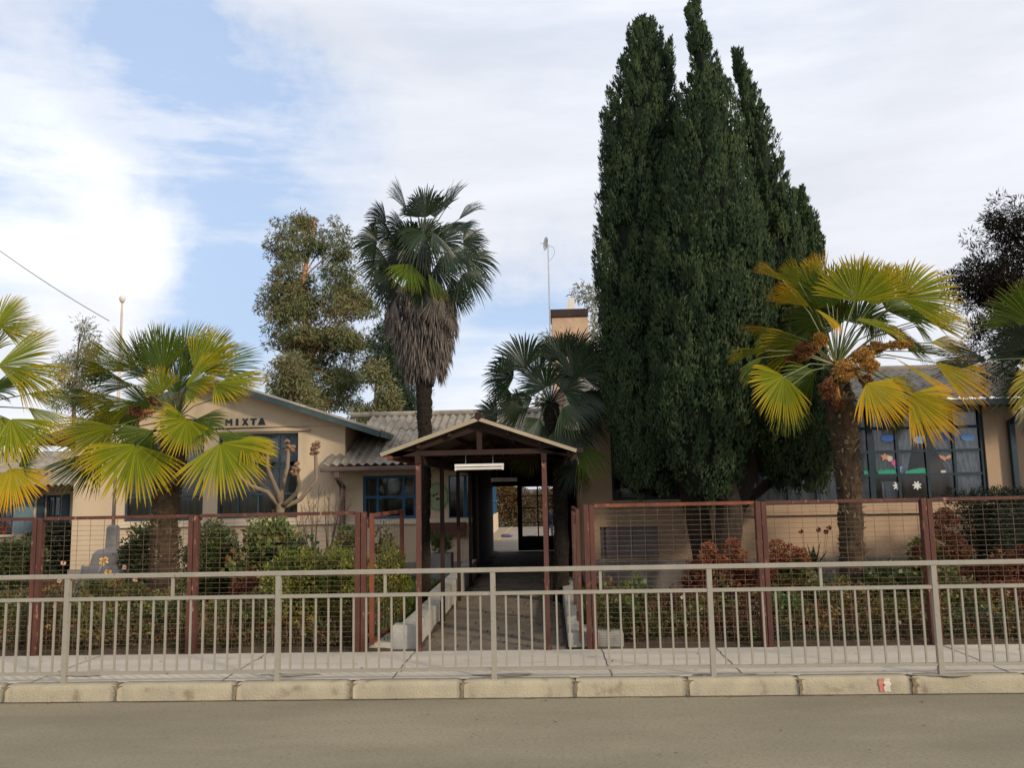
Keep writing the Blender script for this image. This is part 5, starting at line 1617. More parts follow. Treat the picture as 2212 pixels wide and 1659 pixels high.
def tall_palm():
    Y = 12.8; rng = np.random.default_rng(33)
    b = P(917, 1300, Y)
    t = thing('fan_palm', 'tall dark fan palm with a thick skirt of dead leaves beside the canopy', 'palm', (b.x, Y, 0))
    crown = P(912, 552, Y)
    palm_trunk(t, [(b.x, Y, -.02), P(917, 1130, Y), P(919, 1000, Y), P(917, 900, Y), P(915, 800, Y), P(912, 640, Y), crown], [.10, .085, .085, .115, .13, .15, .13], M['fibre_dark'], 150, 5, M['bark_dark'], .06, 90)
    S = [(920, 470, 96, 82, 70, .9, -.2, 'frond_drk', .03), (912, 520, 90, 75, 100, .95, .3, 'frond_drk', .05), (890, 530, 140, 80, 90, .8, .2, 'frond_drk', .08), (945, 525, 40, 85, 90, .8, .2, 'frond_drk', .08), (915, 500, 260, 80, 80, .7, -.5, 'frond_drk', .15), (870, 540, 190, 60, 90, .8, -.4, 'frond_drk', .1), (970, 550, -10, 65, 90, .8, -.4, 'frond_drk', .1), (905, 560, 200, 75, 90, .8, .4, 'frond_drk', .12), (940, 575, -30, 75, 90, .8, .4, 'frond_drk', .12), (920, 610, -90, 60, 80, .9, -.4, 'frond_drk', .1), (860, 610, -120, 65, 70, .9, .1, 'frond_drk', .1), (975, 625, -65, 60, 70, .9, -.1, 'frond_drk', .1), (960, 455, 66, 85, 28, .7, .1, 'frond_drk', .02), (880, 455, 118, 88, 22, .6, .2, 'frond_drk', .02), (990, 475, 45, 75, 30, .7, .2, 'frond_drk', .06),
         (835, 480, 135, 65, 50, .7, -.1, 'frond_drk', .1), (815, 520, 175, 58, 85, .9, -.3, 'frond_drk', .1), (835, 560, 200, 70, 80, .8, .2, 'frond_drk', .1), (1000, 520, 5, 62, 85, .9, -.2, 'frond_drk', .1),
         (1005, 555, -15, 80, 70, .85, .1, 'frond_drk', .1), (1000, 590, -40, 75, 70, .8, -.2, 'frond_drk', .1), (960, 545, -40, 85, 50, .6, -.5, 'frond_drk', .1), (888, 570, -105, 62, 62, .95, -.6, 'frond_grn', .05),
         (845, 590, -130, 72, 60, .8, -.3, 'frond_drk', .1), (875, 500, 150, 70, 60, .6, .4, 'frond_drk', .1), (955, 500, 30, 75, 60, .6, .4, 'frond_drk', .1), (935, 500, -60, 75, 40, .5, -.6, 'frond_drk', .2),
         (900, 520, 230, 60, 40, .5, -.5, 'frond_drk', .2), (975, 600, -70, 70, 50, .7, .3, 'frond_drk', .1), (860, 545, 240, 65, 50, .6, .4, 'frond_drk', .15), (940, 470, 80, 78, 55, .8, .4, 'frond_drk', .03),
         (905, 470, 108, 70, 50, .8, .3, 'frond_drk', .03), (985, 500, 25, 65, 50, .6, -.4, 'frond_drk', .12), (845, 505, 160, 62, 60, .7, .4, 'frond_drk', .12), (925, 590, -60, 70, 24, .6, -.6, 'frond_grn', .05)]
    for s in S: px_frond(rng, t, crown, Y, *s[:9], n=32, td=.25, pm='petiole_drk')
    # skirt of hanging dead leaves
    prof = [(600, 888, 934), (625, 850, 970), (650, 838, 982), (690, 843, 983), (740, 856, 978), (780, 872, 965), (812, 885, 955), (835, 893, 948)]
    r = np.random.default_rng(7)
    zs = [PZ(910, p[0], Y) for p in prof]; hw = [(PX(p[2], Y, p[0]) - PX(p[1], Y, p[0])) / 2 for p in prof]; cx = [(PX(p[2], Y, p[0]) + PX(p[1], Y, p[0])) / 2 for p in prof]
    N = 5200
    z = r.uniform(zs[-1] + .24, zs[0], N); a = r.uniform(0, 2 * np.pi, N)
    h = np.interp(-z, [-q for q in zs], hw); c = np.interp(-z, [-q for q in zs], cx)
    k = r.uniform(.45, 1.0, N) ** .5 * (1 + .10 * np.sin(a * 5 + z * 6))
    C = np.stack([c + h * k * np.cos(a), Y + h * .9 * k * np.sin(a), z], 1)
    D = np.stack([np.cos(a) * .13 + r.normal(size=N) * .10, np.sin(a) * .13 + r.normal(size=N) * .10, -np.ones(N)], 1)
    put('dead_leaf_skirt', quads_mesh('dead_leaf_skirt', leafquads(r, C, D, r.uniform(.12, .34, N), r.uniform(.010, .022, N)), L['frond_dead']), t)
    for i in range(9):
        aa = r.uniform(-2.9, -.2); u = r.uniform(0, .5)
        zz = zs[1] + (zs[4] - zs[1]) * u; hh = np.interp(-zz, [-q for q in zs], hw); cc = np.interp(-zz, [-q for q in zs], cx)
        hub = Vector((cc + hh * .95 * math.cos(aa), Y + hh * .9 * math.sin(aa), zz))
        o = Vector((math.cos(aa), math.sin(aa), 0))
        add_frond(t, fan(r, hub + Vector((0, 0, .2)) - o * .2, hub, o * .18 + Vector((0, 0, -1)), Vector((-o.y, o.x, 0)), .42, 38, .02, 26, tipdroop=.1), L['frond_dead'], L['frond_dead'], 'dead_frond')
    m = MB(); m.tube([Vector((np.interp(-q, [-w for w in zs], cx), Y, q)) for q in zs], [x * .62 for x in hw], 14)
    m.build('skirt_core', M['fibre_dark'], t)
tall_palm()

def mid_palm():
    Y = 13.4; rng = np.random.default_rng(34)
    b = P(1212, 1300, Y)
    t = thing('fan_palm', 'shade darkened fan palm leaning over the right side of the canopy roof', 'palm', (b.x, Y, 0))
    crown = P(1188, 872, Y)
    palm_trunk(t, [(b.x, Y, -.02), P(1212, 1150, Y), P(1208, 1000, Y), P(1196, 930, Y), crown], [.13, .115, .11, .13, .14], M['fibre_dark'], 120, 6, M['bark_dark'], .05)
    S = [(1135, 795, 115, 88, 75, .95, -.3, 'frond_drk', .03), (1190, 785, 75, 75, 60, .8, 0, 'frond_drk', .05), (1235, 782, 62, 90, 62, .9, -.1, 'frond_drk', .05), (1215, 775, 95, 72, 70, .95, -.35, 'frond_drk', .04), (1265, 800, 55, 80, 60, .9, -.2, 'frond_drk', .05), (1240, 815, 80, 85, 80, .9, -.5, 'frond_drk', .05), (1270, 870, 0, 70, 80, .8, -.2, 'frond_drk', .08), (1215, 880, -20, 75, 80, .8, -.6, 'frond_drk', .1), (1230, 930, -70, 75, 80, .85, -.2, 'frond_drk', .1), (1130, 880, 180, 70, 70, .8, -.3, 'frond_drk', .1), (1110, 815, 165, 72, 75, .9, 0, 'frond_drk', .08),
         (1105, 850, 190, 60, 70, .8, .3, 'frond_drk', .1), (1265, 820, 20, 75, 70, .8, .2, 'frond_drk', .1), (1250, 850, -20, 80, 60, .6, -.3, 'frond_drk', .12), (1075, 900, 170, 60, 80, .9, .2, 'frond_drk', .06),
         (1085, 915, 230, 50, 70, .8, .2, 'frond_drk', .1), (1165, 905, -110, 65, 70, .7, -.5, 'frond_drk', .12), (1210, 920, -75, 75, 60, .8, -.5, 'frond_drk', .1), (1150, 945, -120, 72, 50, .8, -.4, 'frond_grn', .1),
         (1180, 838, 120, 75, 90, .9, -.5, 'frond_drk', .05), (1215, 845, 40, 70, 90, .8, -.4, 'frond_drk', .08), (1150, 860, 200, 70, 60, .6, -.3, 'frond_drk', .12), (1255, 960, -60, 78, 45, .85, -.3, 'frond_grn', .08),
         (1245, 1000, -110, 62, 70, .85, -.1, 'frond_drk', .06), (1240, 890, -40, 90, 50, .6, 0, 'frond_drk', .12), (1160, 820, 100, 80, 50, .8, .4, 'frond_drk', .05), (1230, 830, 75, 80, 50, .8, .4, 'frond_drk', .05)]
    for s in S: px_frond(rng, t, crown, Y, *s[:9], n=34, td=.2, pm='petiole_drk')
mid_palm()

def far_left_palm():
    Y = 10.6; rng = np.random.default_rng(35)
    b = P(-75, 1300, Y)
    t = thing('fan_palm', 'golden fan palm cut by the left edge of the photo', 'palm', (b.x, Y, 0))
    crown = P(-62, 900, Y)
    palm_trunk(t, [(b.x, Y, -.02), P(-72, 1100, Y), crown], [.2, .18, .18], M['fibre'], 150, 7)
    S = [(-10, 705, 40, 98, 62, .9, 0, 'frond_yel', .05), (5, 712, 0, 85, 45, .8, .2, 'frond_yel', .05), (-5, 790, 15, 150, 50, .85, -.2, 'frond_yel', .06), (28, 795, -22, 125, 40, .8, 0, 'frond_yel', .06), (22, 905, -48, 112, 55, .85, -.3, 'frond_yel', .08), (10, 900, -95, 90, 60, .85, -.2, 'frond_yel', .08),
         (60, 880, -30, 105, 32, .5, .2, 'frond_yel', .08), (25, 1012, -68, 92, 72, .92, -.4, 'frond_org', .06), (40, 1008, 40, 70, 50, .8, -.3, 'frond_grn', .06), (-40, 780, 90, 130, 70, .9, .2, 'frond_yel', .05), (-30, 1000, -110, 110, 70, .9, -.2, 'frond_org', .06),
         (-130, 800, 140, 130, 70, .9, 0, 'frond_yel', .05), (-140, 900, 190, 130, 70, .9, 0, 'frond_yel', .05), (-30, 850, 30, 120, 60, .6, .4, 'frond_grn', .1), (60, 850, -5, 90, 40, .5, .4, 'frond_grn', .1), (20, 930, -20, 100, 50, .5, .4, 'frond_grn', .12)]
    for s in S: px_frond(rng, t, crown, Y, *s[:9])
far_left_palm()

def far_right_palm():
    Y = 10.9; rng = np.random.default_rng(36)
    b = P(2330, 1280, Y)
    t = thing('fan_palm', 'dark green fan palm reaching in from the right edge of the photo', 'palm', (b.x, Y, 0))
    crown = P(2300, 800, Y)
    palm_trunk(t, [(b.x, Y, -.02), P(2325, 1050, Y), crown], [.2, .18, .18], M['fibre_dark'], 100, 8)
    S = [(2235, 700, 152, 120, 35, .8, -.2, 'frond_grn', .04), (2250, 650, 120, 70, 60, .8, .1, 'frond_grn', .05), (2133, 778, 172, 108, 28, .8, .2, 'frond_drk', .05), (2240, 745, 168, 115, 35, .7, 0, 'frond_drk', .06),
         (2225, 820, 190, 95, 45, .8, -.3, 'frond_drk', .10), (2262, 800, 205, 110, 45, .8, -.4, 'frond_yel', .10), (2215, 770, 178, 85, 60, .7, .3, 'frond_drk', .1), (2300, 690, 90, 110, 60, .8, 0, 'frond_grn', .05), (2380, 720, 40, 120, 60, .8, 0, 'frond_grn', .05), (2390, 800, -10, 120, 60, .8, 0, 'frond_grn', .1),
         (2310, 880, -90, 110, 60, .8, -.2, 'frond_yel', .1), (2255, 850, 225, 90, 60, .8, 0, 'frond_drk', .1), (2260, 720, 140, 120, 40, .7, .4, 'frond_drk', .05)]
    for s in S: px_frond(rng, t, crown, Y, *s[:9])
far_right_palm()

# ================================================================== CYPRESSES
def cypress(label, prof, Y, seed, trunk, density=1.0, ksq=1.0):
    r = np.random.default_rng(seed)
    zs = []; cx = []; hw = []
    for py, a, b in prof:
        xa, xb = P(a, py, Y), P(b, py, Y)
        zs.append((xa.z + xb.z) / 2); cx.append((xa.x + xb.x) / 2); hw.append((xb.x - xa.x) / 2)
    zs = np.array(zs[::-1]); cx = np.array(cx[::-1]); hw = np.array(hw[::-1])
    base = (float(cx[0]), Y, 0)
    t = thing('cypress', label, 'cypress', base, 'cypresses in the dark clump')
    area = np.trapz(2 * np.pi * hw, zs)
    nC = int(area / .027 * density)
    hw = np.maximum(hw - .03, .06); zs[0] -= .12; hw[0] *= .8
    hw = np.maximum(hw - .11 * np.clip((zs - zs[-1] * .55) / (zs[-1] * .35), 0, 1), .04); zs[-1] -= .10; zs[-1] -= .12
    # weight heights by girth
    w = hw / hw.sum()
    zf = np.linspace(zs[0], zs[-1], 400); hf = np.interp(zf, zs, hw); cdf = np.cumsum(hf); cdf /= cdf[-1]
    z = np.interp(r.random(nC), cdf, zf)
    a = r.uniform(0, 2 * np.pi, nC)
    h = np.interp(z, zs, hw); c = np.interp(z, zs, cx)
    lobe = .97 + .05 * np.sin(a * 4 + seed + z * .9) + .045 * np.sin(a * 9 - z * 1.7 + seed) + .04 * np.sin(z * 3.1 + a * 3)
    k = lobe * (1 - np.abs(r.normal(size=nC)) * .07)
    hh = h * ksq
    C = np.stack([c + h * k * np.cos(a), Y + hh * k * np.sin(a), z], 1)
    nl = 34                                            # a dense leader at the tip
    zl = r.uniform(zs[-1] - .75, zs[-1] + .02, nl); al = r.uniform(0, 2 * np.pi, nl); hl = np.interp(zl, zs, hw) * r.uniform(.2, .8, nl)
    C = np.concatenate([C, np.stack([np.interp(zl, zs, cx) + hl * np.cos(al), Y + hl * np.sin(al), zl], 1)]); a = np.concatenate([a, al]); h = np.concatenate([h, hl]); nC += nl
    per = 96
    size = r.uniform(.7, 1.5, nC) * np.clip(.45 + h, .5, 1)
    O = np.stack([np.cos(a), np.sin(a), np.zeros(nC)], 1)
    cc = np.repeat(C, per, 0); oo = np.repeat(O, per, 0); sz = np.repeat(size, per)[:, None]
    n = nC * per
    u = r.uniform(-1, 1, (n, 1))                       # along the flame, pointed at the top
    wd = (1 - ((u + 1) / 2) ** 1.6) * .085 + .012
    dr = unit(r.normal(size=(n, 3)) * np.array([1, 1, .2]))
    pos = cc + sz * (dr * wd * r.uniform(.5, 1, (n, 1)) + np.array([0, 0, .17]) * u + oo * .055 * (1 + u))
    D = dr * .35 + oo * .15 + np.array([0, 0, 1.0]) + r.normal(size=(n, 3)) * .18
    Q = shaped_quads(r, pos, D, dr * .9 + oo * .6 + r.normal(size=(n, 3)) * .35, r.uniform(.045, .09, n), r.uniform(.018, .030, n))
    put('crown', quads_mesh('crown', Q, L['cypress']), t)
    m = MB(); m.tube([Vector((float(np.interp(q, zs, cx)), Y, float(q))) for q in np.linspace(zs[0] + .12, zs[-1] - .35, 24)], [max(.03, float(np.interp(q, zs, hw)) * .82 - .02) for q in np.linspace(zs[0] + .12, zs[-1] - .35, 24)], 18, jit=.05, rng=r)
    m.build('dark_core', M['core'], t)  # solid core closing the gaps, dark for the shade between sprays
    m = MB(); m.tube([P(*q[:2], Y) if q[1] < 1230 else Vector((PX(q[0], Y, 1230), Y, -.02)) for q in trunk], [q[2] / 2 / FPX * Y for q in trunk], 12, jit=.08, rng=r)
    m.build('trunk', M['bark_dark'], t)
cypress('leftmost cypress of the clump, tall with a blunt rounded top', [(26, 1372, 1400), (60, 1347, 1425), (100, 1340, 1450), (150, 1330, 1462), (200, 1320, 1462), (250, 1304, 1470), (400, 1300, 1480), (550, 1296, 1485), (600, 1290, 1490), (700, 1302, 1490), (800, 1306, 1490), (900, 1316, 1485), (1000, 1332, 1480), (1045, 1360, 1462)], 12.9, 1,
        [(1524, 1260, 48), (1520, 1200, 46), (1506, 1110, 54), (1470, 1000, 40), (1410, 800, 20)])
cypress('tallest cypress of the clump, its pointed tip at the top edge', [(-25, 1488, 1500), (5, 1480, 1515), (50, 1468, 1530), (100, 1475, 1548), (150, 1482, 1560), (200, 1472, 1580), (300, 1442, 1600), (400, 1427, 1620), (500, 1418, 1650), (600, 1412, 1662), (700, 1406, 1668), (800, 1404, 1650), (900, 1404, 1625), (1000, 1440, 1604), (1050, 1486, 1592), (1072, 1500, 1560)], 12.2, 2,
        [(1566, 1260, 56), (1568, 1200, 54), (1576, 1110, 56), (1560, 1000, 40), (1530, 800, 20)])
cypress('slimmer cypress on the right side of the tallest one', [(84, 1582, 1596), (130, 1570, 1622), (200, 1582, 1645), (280, 1590, 1672), (400, 1602, 1700), (500, 1612, 1728), (600, 1620, 1738), (700, 1625, 1740), (800, 1620, 1740), (900, 1610, 1770), (980, 1625, 1790), (1030, 1660, 1770)], 13.0, 3,
        [(1572, 1260, 40), (1576, 1190, 40), (1588, 1110, 40), (1620, 1020, 36), (1650, 800, 24)])
cypress('short cypress lowest at the right of the clump, behind the palm', [(392, 1722, 1736), (430, 1708, 1750), (480, 1708, 1772), (530, 1712, 1784), (600, 1706, 1784), (700, 1700, 1780), (800, 1690, 1790), (900, 1680, 1800), (990, 1690, 1805), (1035, 1710, 1790)], 13.5, 4,
        [(1570, 1260, 24), (1574, 1190, 24), (1590, 1100, 24), (1690, 1020, 22), (1720, 800, 18)])

# ================================================================== BROADLEAF AND CONIFER TREES BEHIND
def tree(name, label, cat, prof, Y, seed, trunk, mat, nC, per, Lf, Wf, cr, bark='bark', tr=.35, droop=.5, gaps=.35, up=0, group=None, depth=.7, limbs=26, flat=.7, hier=None):
    r = np.random.default_rng(seed)
    zs = []; xa = []; xb = []
    for py, a, b in prof:
        p, q = P(a, py, Y), P(b, py, Y); zs.append((p.z + q.z) / 2); xa.append(p.x); xb.append(q.x)
    zs = np.array(zs[::-1]); xa = np.array(xa[::-1]); xb = np.array(xb[::-1])
    bx = P(trunk[0][0], trunk[0][1], Y).x
    t = thing(name, label, cat, (bx, Y, 0), group)
    w = (xb - xa)
    zf = np.linspace(zs[0], zs[-1], 300); wf = np.interp(zf, zs, w); cdf = np.cumsum(wf ** 1.5); cdf /= cdf[-1]
    C = []
    while len(C) < nC:
        z = float(np.interp(r.random(), cdf, zf)); lo = np.interp(z, zs, xa); hi = np.interp(z, zs, xb)
        a = r.uniform(0, 2 * math.pi); k = r.uniform(.15, 1) ** .5
        x = (lo + hi) / 2 + (hi - lo) / 2 * k * math.cos(a) * .95; y = Y + (hi - lo) / 2 * depth * k * math.sin(a)
        g = math.sin(x * 1.9 / cr * .45 + seed) * math.sin(z * 1.6 / cr * .45 + seed * 2) * math.cos(y * 1.3 / cr * .4)
        if g < -gaps: continue
        C.append((x, y, z))
    C = np.array(C)
    if hier:
        K, R_ = hier
        big = C[r.choice(len(C), K, replace=False)]; rk = R_ * r.uniform(.6, 1.25, K)
        idx = r.integers(0, K, nC); dd = unit(r.normal(size=(nC, 3))); dd[:, 2] = np.where(dd[:, 2] < -.3, dd[:, 2] * .5, dd[:, 2])
        C = big[idx] + dd * (r.uniform(.1, 1, (nC, 1)) ** .45) * rk[idx][:, None] * np.array([1, 1, .62])
    put('crown', quads_mesh('crown', clump_leaves(r, C, cr * r.uniform(.6, 1.25, len(C)), per, Lf, Wf, flat, droop, up), L[mat]), t)
    pts = [P(q[0], q[1], Y) for q in trunk]; pts[0] = Vector((pts[0].x, Y, -.1))
    m = MB(); m.tube(pts, [tr * (1 - .8 * i / (len(pts) - 1)) for i in range(len(pts))], 10, jit=.06, rng=r)
    m.build('trunk', M[bark], t)
    m = MB()
    for i in r.choice(len(C), min(limbs, len(C)), replace=False):
        c = Vector(C[i]); zt = c.z - abs(c.x - pts[1].x) * .8 - .8
        best = min(range(len(pts) - 1), key=lambda k: abs(pts[k].z - zt)); s = pts[best].lerp(pts[best + 1], min(1, max(0, (zt - pts[best].z) / max(.1, pts[best + 1].z - pts[best].z))))
        mid = s.lerp(c, .5) + Vector((0, 0, .25 * (c - s).length * .3))
        m.tube([s, mid, c], [tr * .22, tr * .13, tr * .05], 5, cap=False)
    m.build('limb', M[bark], t)
    return t
tree('eucalyptus', 'big olive green eucalyptus with a glowing orange trunk behind the gabled wing', 'eucalyptus',
     [(452, 655, 700), (480, 615, 728), (520, 588, 738), (545, 600, 760), (600, 585, 772), (650, 572, 788), (700, 566, 808), (740, 595, 802), (790, 625, 790), (840, 600, 785), (900, 595, 780)],
     45, 51, [(655, 1000), (655, 800), (662, 720), (655, 600), (672, 520), (680, 470)], 'euc', 1050, 64, .24, .06, .42, 'bark_pale', .26, .6, .3, limbs=50, hier=(92, 1.15))
tree('eucalyptus', 'thin grey eucalyptus between the two left palms', 'eucalyptus',
     [(692, 170, 196), (720, 140, 204), (760, 122, 208), (790, 118, 205), (850, 118, 190), (910, 110, 195), (960, 100, 190)], 40, 52, [(160, 1000), (160, 880), (165, 800), (172, 720)], 'euc_pale', 90, 60, .24, .05, .5, 'bark', .12, .5, .1, limbs=40)
tree('eucalyptus', 'pale green eucalyptus peeping out behind the chimney', 'eucalyptus',
     [(622, 1255, 1290), (645, 1215, 1305), (680, 1205, 1312), (720, 1175, 1315), (780, 1165, 1320), (880, 1150, 1330)], 40, 53, [(1260, 1000), (1262, 850), (1262, 700)], 'euc_pale', 190, 70, .26, .06, .6, 'bark_pale', .22, .5, .15)
tree('conifer', 'dark bluish conifer behind the tall palm skirt', 'conifer',
     [(680, 826, 836), (720, 815, 855), (760, 796, 872), (800, 788, 888), (850, 790, 900), (900, 786, 905)], 42, 54, [(838, 1000), (838, 850), (833, 690)], 'pine', 200, 80, .26, .05, .5, 'bark', .2, .1, .2)
tree('willow', 'small pale olive tree in front of the big eucalyptus', 'tree',
     [(770, 610, 640), (790, 596, 652), (830, 584, 660), (890, 580, 690)], 34, 55, [(625, 1000), (628, 850), (625, 790)], 'euc', 80, 80, .2, .05, .5, 'bark', .14, .6, .3)
tree('round_tree', 'small leafy tree between the conifer and the eucalyptus, low over the roof', 'tree',
     [(790, 805, 822), (820, 785, 835), (860, 770, 850), (900, 760, 860)], 33, 56, [(812, 1000), (812, 860), (812, 800)], 'euc', 70, 70, .18, .06, .45, 'bark', .14, .4, .3)
tree('bushy_tree', 'dark reddish spiky tree rising beyond the right palms', 'tree',
     [(448, 2190, 2260), (475, 2150, 2350), (500, 2078, 2420), (540, 2064, 2480), (620, 2078, 2520), (690, 2095, 2540), (745, 2085, 2540), (790, 2150, 2500), (850, 2200, 2480)], 14.0, 57, [(2330, 1100), (2330, 950), (2320, 800), (2310, 560)], 'monkey', 640, 120, .09, .018, .18, 'bark_dark', .16, .0, .16, up=.1, depth=.5, limbs=60, flat=1.0, hier=(60, .62))
tree('round_tree', 'dark tree top seen above the autumn hedge through the passage', 'tree',
     [(1000, 1050, 1110), (1030, 1040, 1125), (1062, 1045, 1120)], 60, 58, [(1080, 1075), (1080, 1060), (1080, 1020)], 'pine', 40, 50, .3, .1, .6, 'bark', .12, .0, .3, limbs=6)

# ================================================================== SHRUBS
def bush(name, label, cat, px0, px1, pyt, Y, mat, nC, per, Lf, Wf, cr, seed, depth=.5, z0=.03, group=None, stems=8, stemmat='twig', top=.35, droop=0, up=.2, ztop=None, stemh=.9, flat=.9):
    r = np.random.default_rng(seed)
    x0, x1 = PX(px0, Y, 1200), PX(px1, Y, 1200)
    zt = ztop if ztop is not None else PZ((px0 + px1) / 2, pyt, Y)
    zt = max(zt - cr * .5, z0 + .05)
    t = thing(name, label, cat, ((x0 + x1) / 2, Y + depth / 2, 0), group)
    u = r.uniform(-1, 1, nC); v = r.uniform(-1, 1, nC)
    hz = zt * (1 - top * np.abs(u) ** 2.5) * r.uniform(.9, 1.05, nC)
    z = z0 + cr * .5 + (hz - z0 - cr * .5) * r.uniform(0, 1, nC) ** .75
    C = np.stack([(x0 + x1) / 2 + (x1 - x0) / 2 * u * .95, Y + depth / 2 * (1 + v), z], 1)
    put('foliage', quads_mesh('foliage', clump_leaves(r, C, cr * r.uniform(.7, 1.2, nC), per, Lf, Wf, flat, droop, up), L[mat]), t)
    m = MB()
    for k in range(stems):
        c = C[r.integers(0, nC)]; b = Vector(((x0 + x1) / 2 + r.uniform(-.2, .2) * (x1 - x0), Y + depth / 2 + r.uniform(-.1, .1), -.02))
        e = Vector(c); e.z *= stemh
        mid = b.lerp(e, .5) + Vector((r.uniform(-.04, .04), r.uniform(-.04, .04), .05))
        m.tube([b, mid, e], [.009, .006, .003], 5, cap=False)
    if stems: m.build('stem', M[stemmat], t)
    return t
def bloom(parent, px, py, Y, mat, R=.035, seed=0, name='flower'):
    r = np.random.default_rng(seed + 100)
    c = np.array(P(px, py, Y))
    n = 26; d = unit(r.normal(size=(n, 3))); d[:, 1] -= .4
    Q = leafquads(r, c + d * R * .2, d, np.full(n, R), np.full(n, R * .9), .6)
    put(name, quads_mesh(name, Q, L[mat]), parent)
def mophead(parent, px, py, Y, rpx, mat, seed, name='flower_head'):
    r = np.random.default_rng(seed + 300)
    c = np.array(P(px, py, Y)); R = rpx / FPX * Y
    n = 420; d = unit(r.normal(size=(n, 3)))
    Q = leafquads(r, c + d * R * r.uniform(.55, 1, (n, 1)) * np.array([1, 1, .8]), d + r.normal(size=(n, 3)) * .8, np.full(n, .026), np.full(n, .024), .5)
    put(name, quads_mesh(name, Q, L[mat]), parent)

# left garden
bush('hedge', 'dense yellow green clipped hedge behind the left fence beside the gate post', 'hedge', 566, 772, 1192, 10.0, 'hedge_y', 240, 95, .055, .026, .14, 61, .6, stems=10, top=.10, up=.5)
bush('hedge', 'loose yellow green shrub seen through the open left gate leaf', 'shrub', 800, 868, 1178, 10.9, 'hedge_y', 80, 80, .055, .020, .13, 62, .5, stems=6, top=.4, up=.6)
bush('evergreen_shrub', 'rounded dark green shrub between the flagpole and the left palm trunk', 'shrub', 262, 345, 1128, 12.2, 'dkshrub', 130, 90, .06, .03, .15, 63, .7, group='dark shrubs behind the left palm', up=.3)
bush('evergreen_shrub', 'upright dark green shrub right of the left palm trunk', 'shrub', 388, 486, 1122, 12.4, 'dkshrub', 150, 90, .06, .028, .15, 64, .7, group='dark shrubs behind the left palm', up=.5, top=.45)
bush('maple_bush', 'airy light green bush with lobed leaves at the foot of the pollarded tree', 'bush', 505, 652, 1118, 11.8, 'maple', 95, 34, .085, .07, .16, 65, .6, stems=14, z0=.5, top=.4, droop=.2)
bush('rose_bush', 'tall thin rose bush with a few leaves near the gate post', 'rose bush', 728, 762, 1128, 11.2, 'maple', 22, 30, .06, .045, .10, 66, .2, stems=8, z0=.7)
bush('rose_bush', 'thin dark leaved rose stem growing beside the gate leaf', 'rose bush', 812, 838, 1112, 11.9, 'rose_leaf', 16, 18, .055, .045, .10, 67, .2, stems=4, z0=.8)
bush('evergreen_shrub', 'broad nearly black shrub below the pale blue shutters', 'shrub', 38, 157, 1132, 18.0, 'thuja', 200, 60, .09, .05, .25, 68, 1.0, up=.2)
bush('evergreen_shrub', 'lower dark shrub at the far left edge', 'shrub', -60, 34, 1172, 16.0, 'dkshrub', 120, 60, .08, .04, .22, 69, 1.0, up=.2)
rb = []
roses_ = [(-70, 40, 1275, 10.6, 'rose_leaf', 'leafy rose bush at the left edge below the railing top'),
          (40, 140, 1262, 10.9, 'redleaf', 'reddish rose bush left of the second fence post'),
          (150, 255, 1232, 11.0, 'rose_leaf', 'rose bush with large yellow blooms before the flagpole base'),
          (240, 330, 1252, 10.4, 'rose_leaf', 'rose bush with small orange buds left of the palm trunk'),
          (330, 425, 1300, 10.2, 'dkshrub', 'low leafy bush around the foot of the left palm'),
          (425, 505, 1300, 10.3, 'rose_leaf', 'rose bush with pale peach blooms right of the fence post'),
          (490, 580, 1225, 10.8, 'redleaf', 'red brown leaved bush left of the clipped hedge'),
          (95, 200, 1290, 10.0, 'rose_leaf', 'low rose bush with yellowing leaves close to the fence')]
for i, (a, b, c, y, mt, lb) in enumerate(roses_):
    rb.append(bush('rose_bush', lb, 'rose bush', a, b, c, y, mt, 62, 52, .05, .032, .12, 70 + i, .45, group='rose bushes behind the left fence', stems=14, top=.5))
for i, (px, py, y, mt, R, k) in enumerate([(225, 1213, 10.9, 'rose_y', .055, 2), (233, 1238, 10.8, 'rose_y', .045, 2), (137, 1217, 10.9, 'rose_p', .03, 2), (129, 1254, 10.8, 'rose_w', .035, 1), (269, 1226, 10.4, 'rose_p', .028, 3), (293, 1252, 10.3, 'rose_p', .03, 3), (457, 1353, 10.15, 'rose_p', .035, 5), (469, 1338, 10.15, 'rose_w', .026, 5), (481, 1376, 10.1, 'rose_y', .028, 5), (106, 1355, 9.9, 'rose_y', .032, 7), (118, 1311, 9.95, 'rose_w', .03, 7), (194, 1306, 10.0, 'rose_r', .018, 7), (640, 1290, 9.95, 'rose_y', .02, 6)]):
    bloom(rb[k], px, py, y, mt, R, i)
bush('lavender_bush', 'grey green lavender cushion at the foot of the left fence near the rail post', 'lavender', 165, 330, 1372, 9.75, 'grey_grn', 90, 70, .04, .007, .09, 81, .3, stems=0, up=.9, group='lavender cushions along the fence')
bush('lavender_bush', 'grey green lavender cushion at the foot of the hedge', 'lavender', 560, 775, 1368, 9.72, 'grey_grn', 80, 70, .04, .009, .09, 82, .22, stems=0, up=.9, group='lavender cushions along the fence')
bush('lavender_bush', 'grey green lavender cushion at the left edge of the fence', 'lavender', -120, 80, 1376, 9.75, 'grey_grn', 80, 60, .04, .008, .09, 83, .3, stems=0, up=.9, group='lavender cushions along the fence')
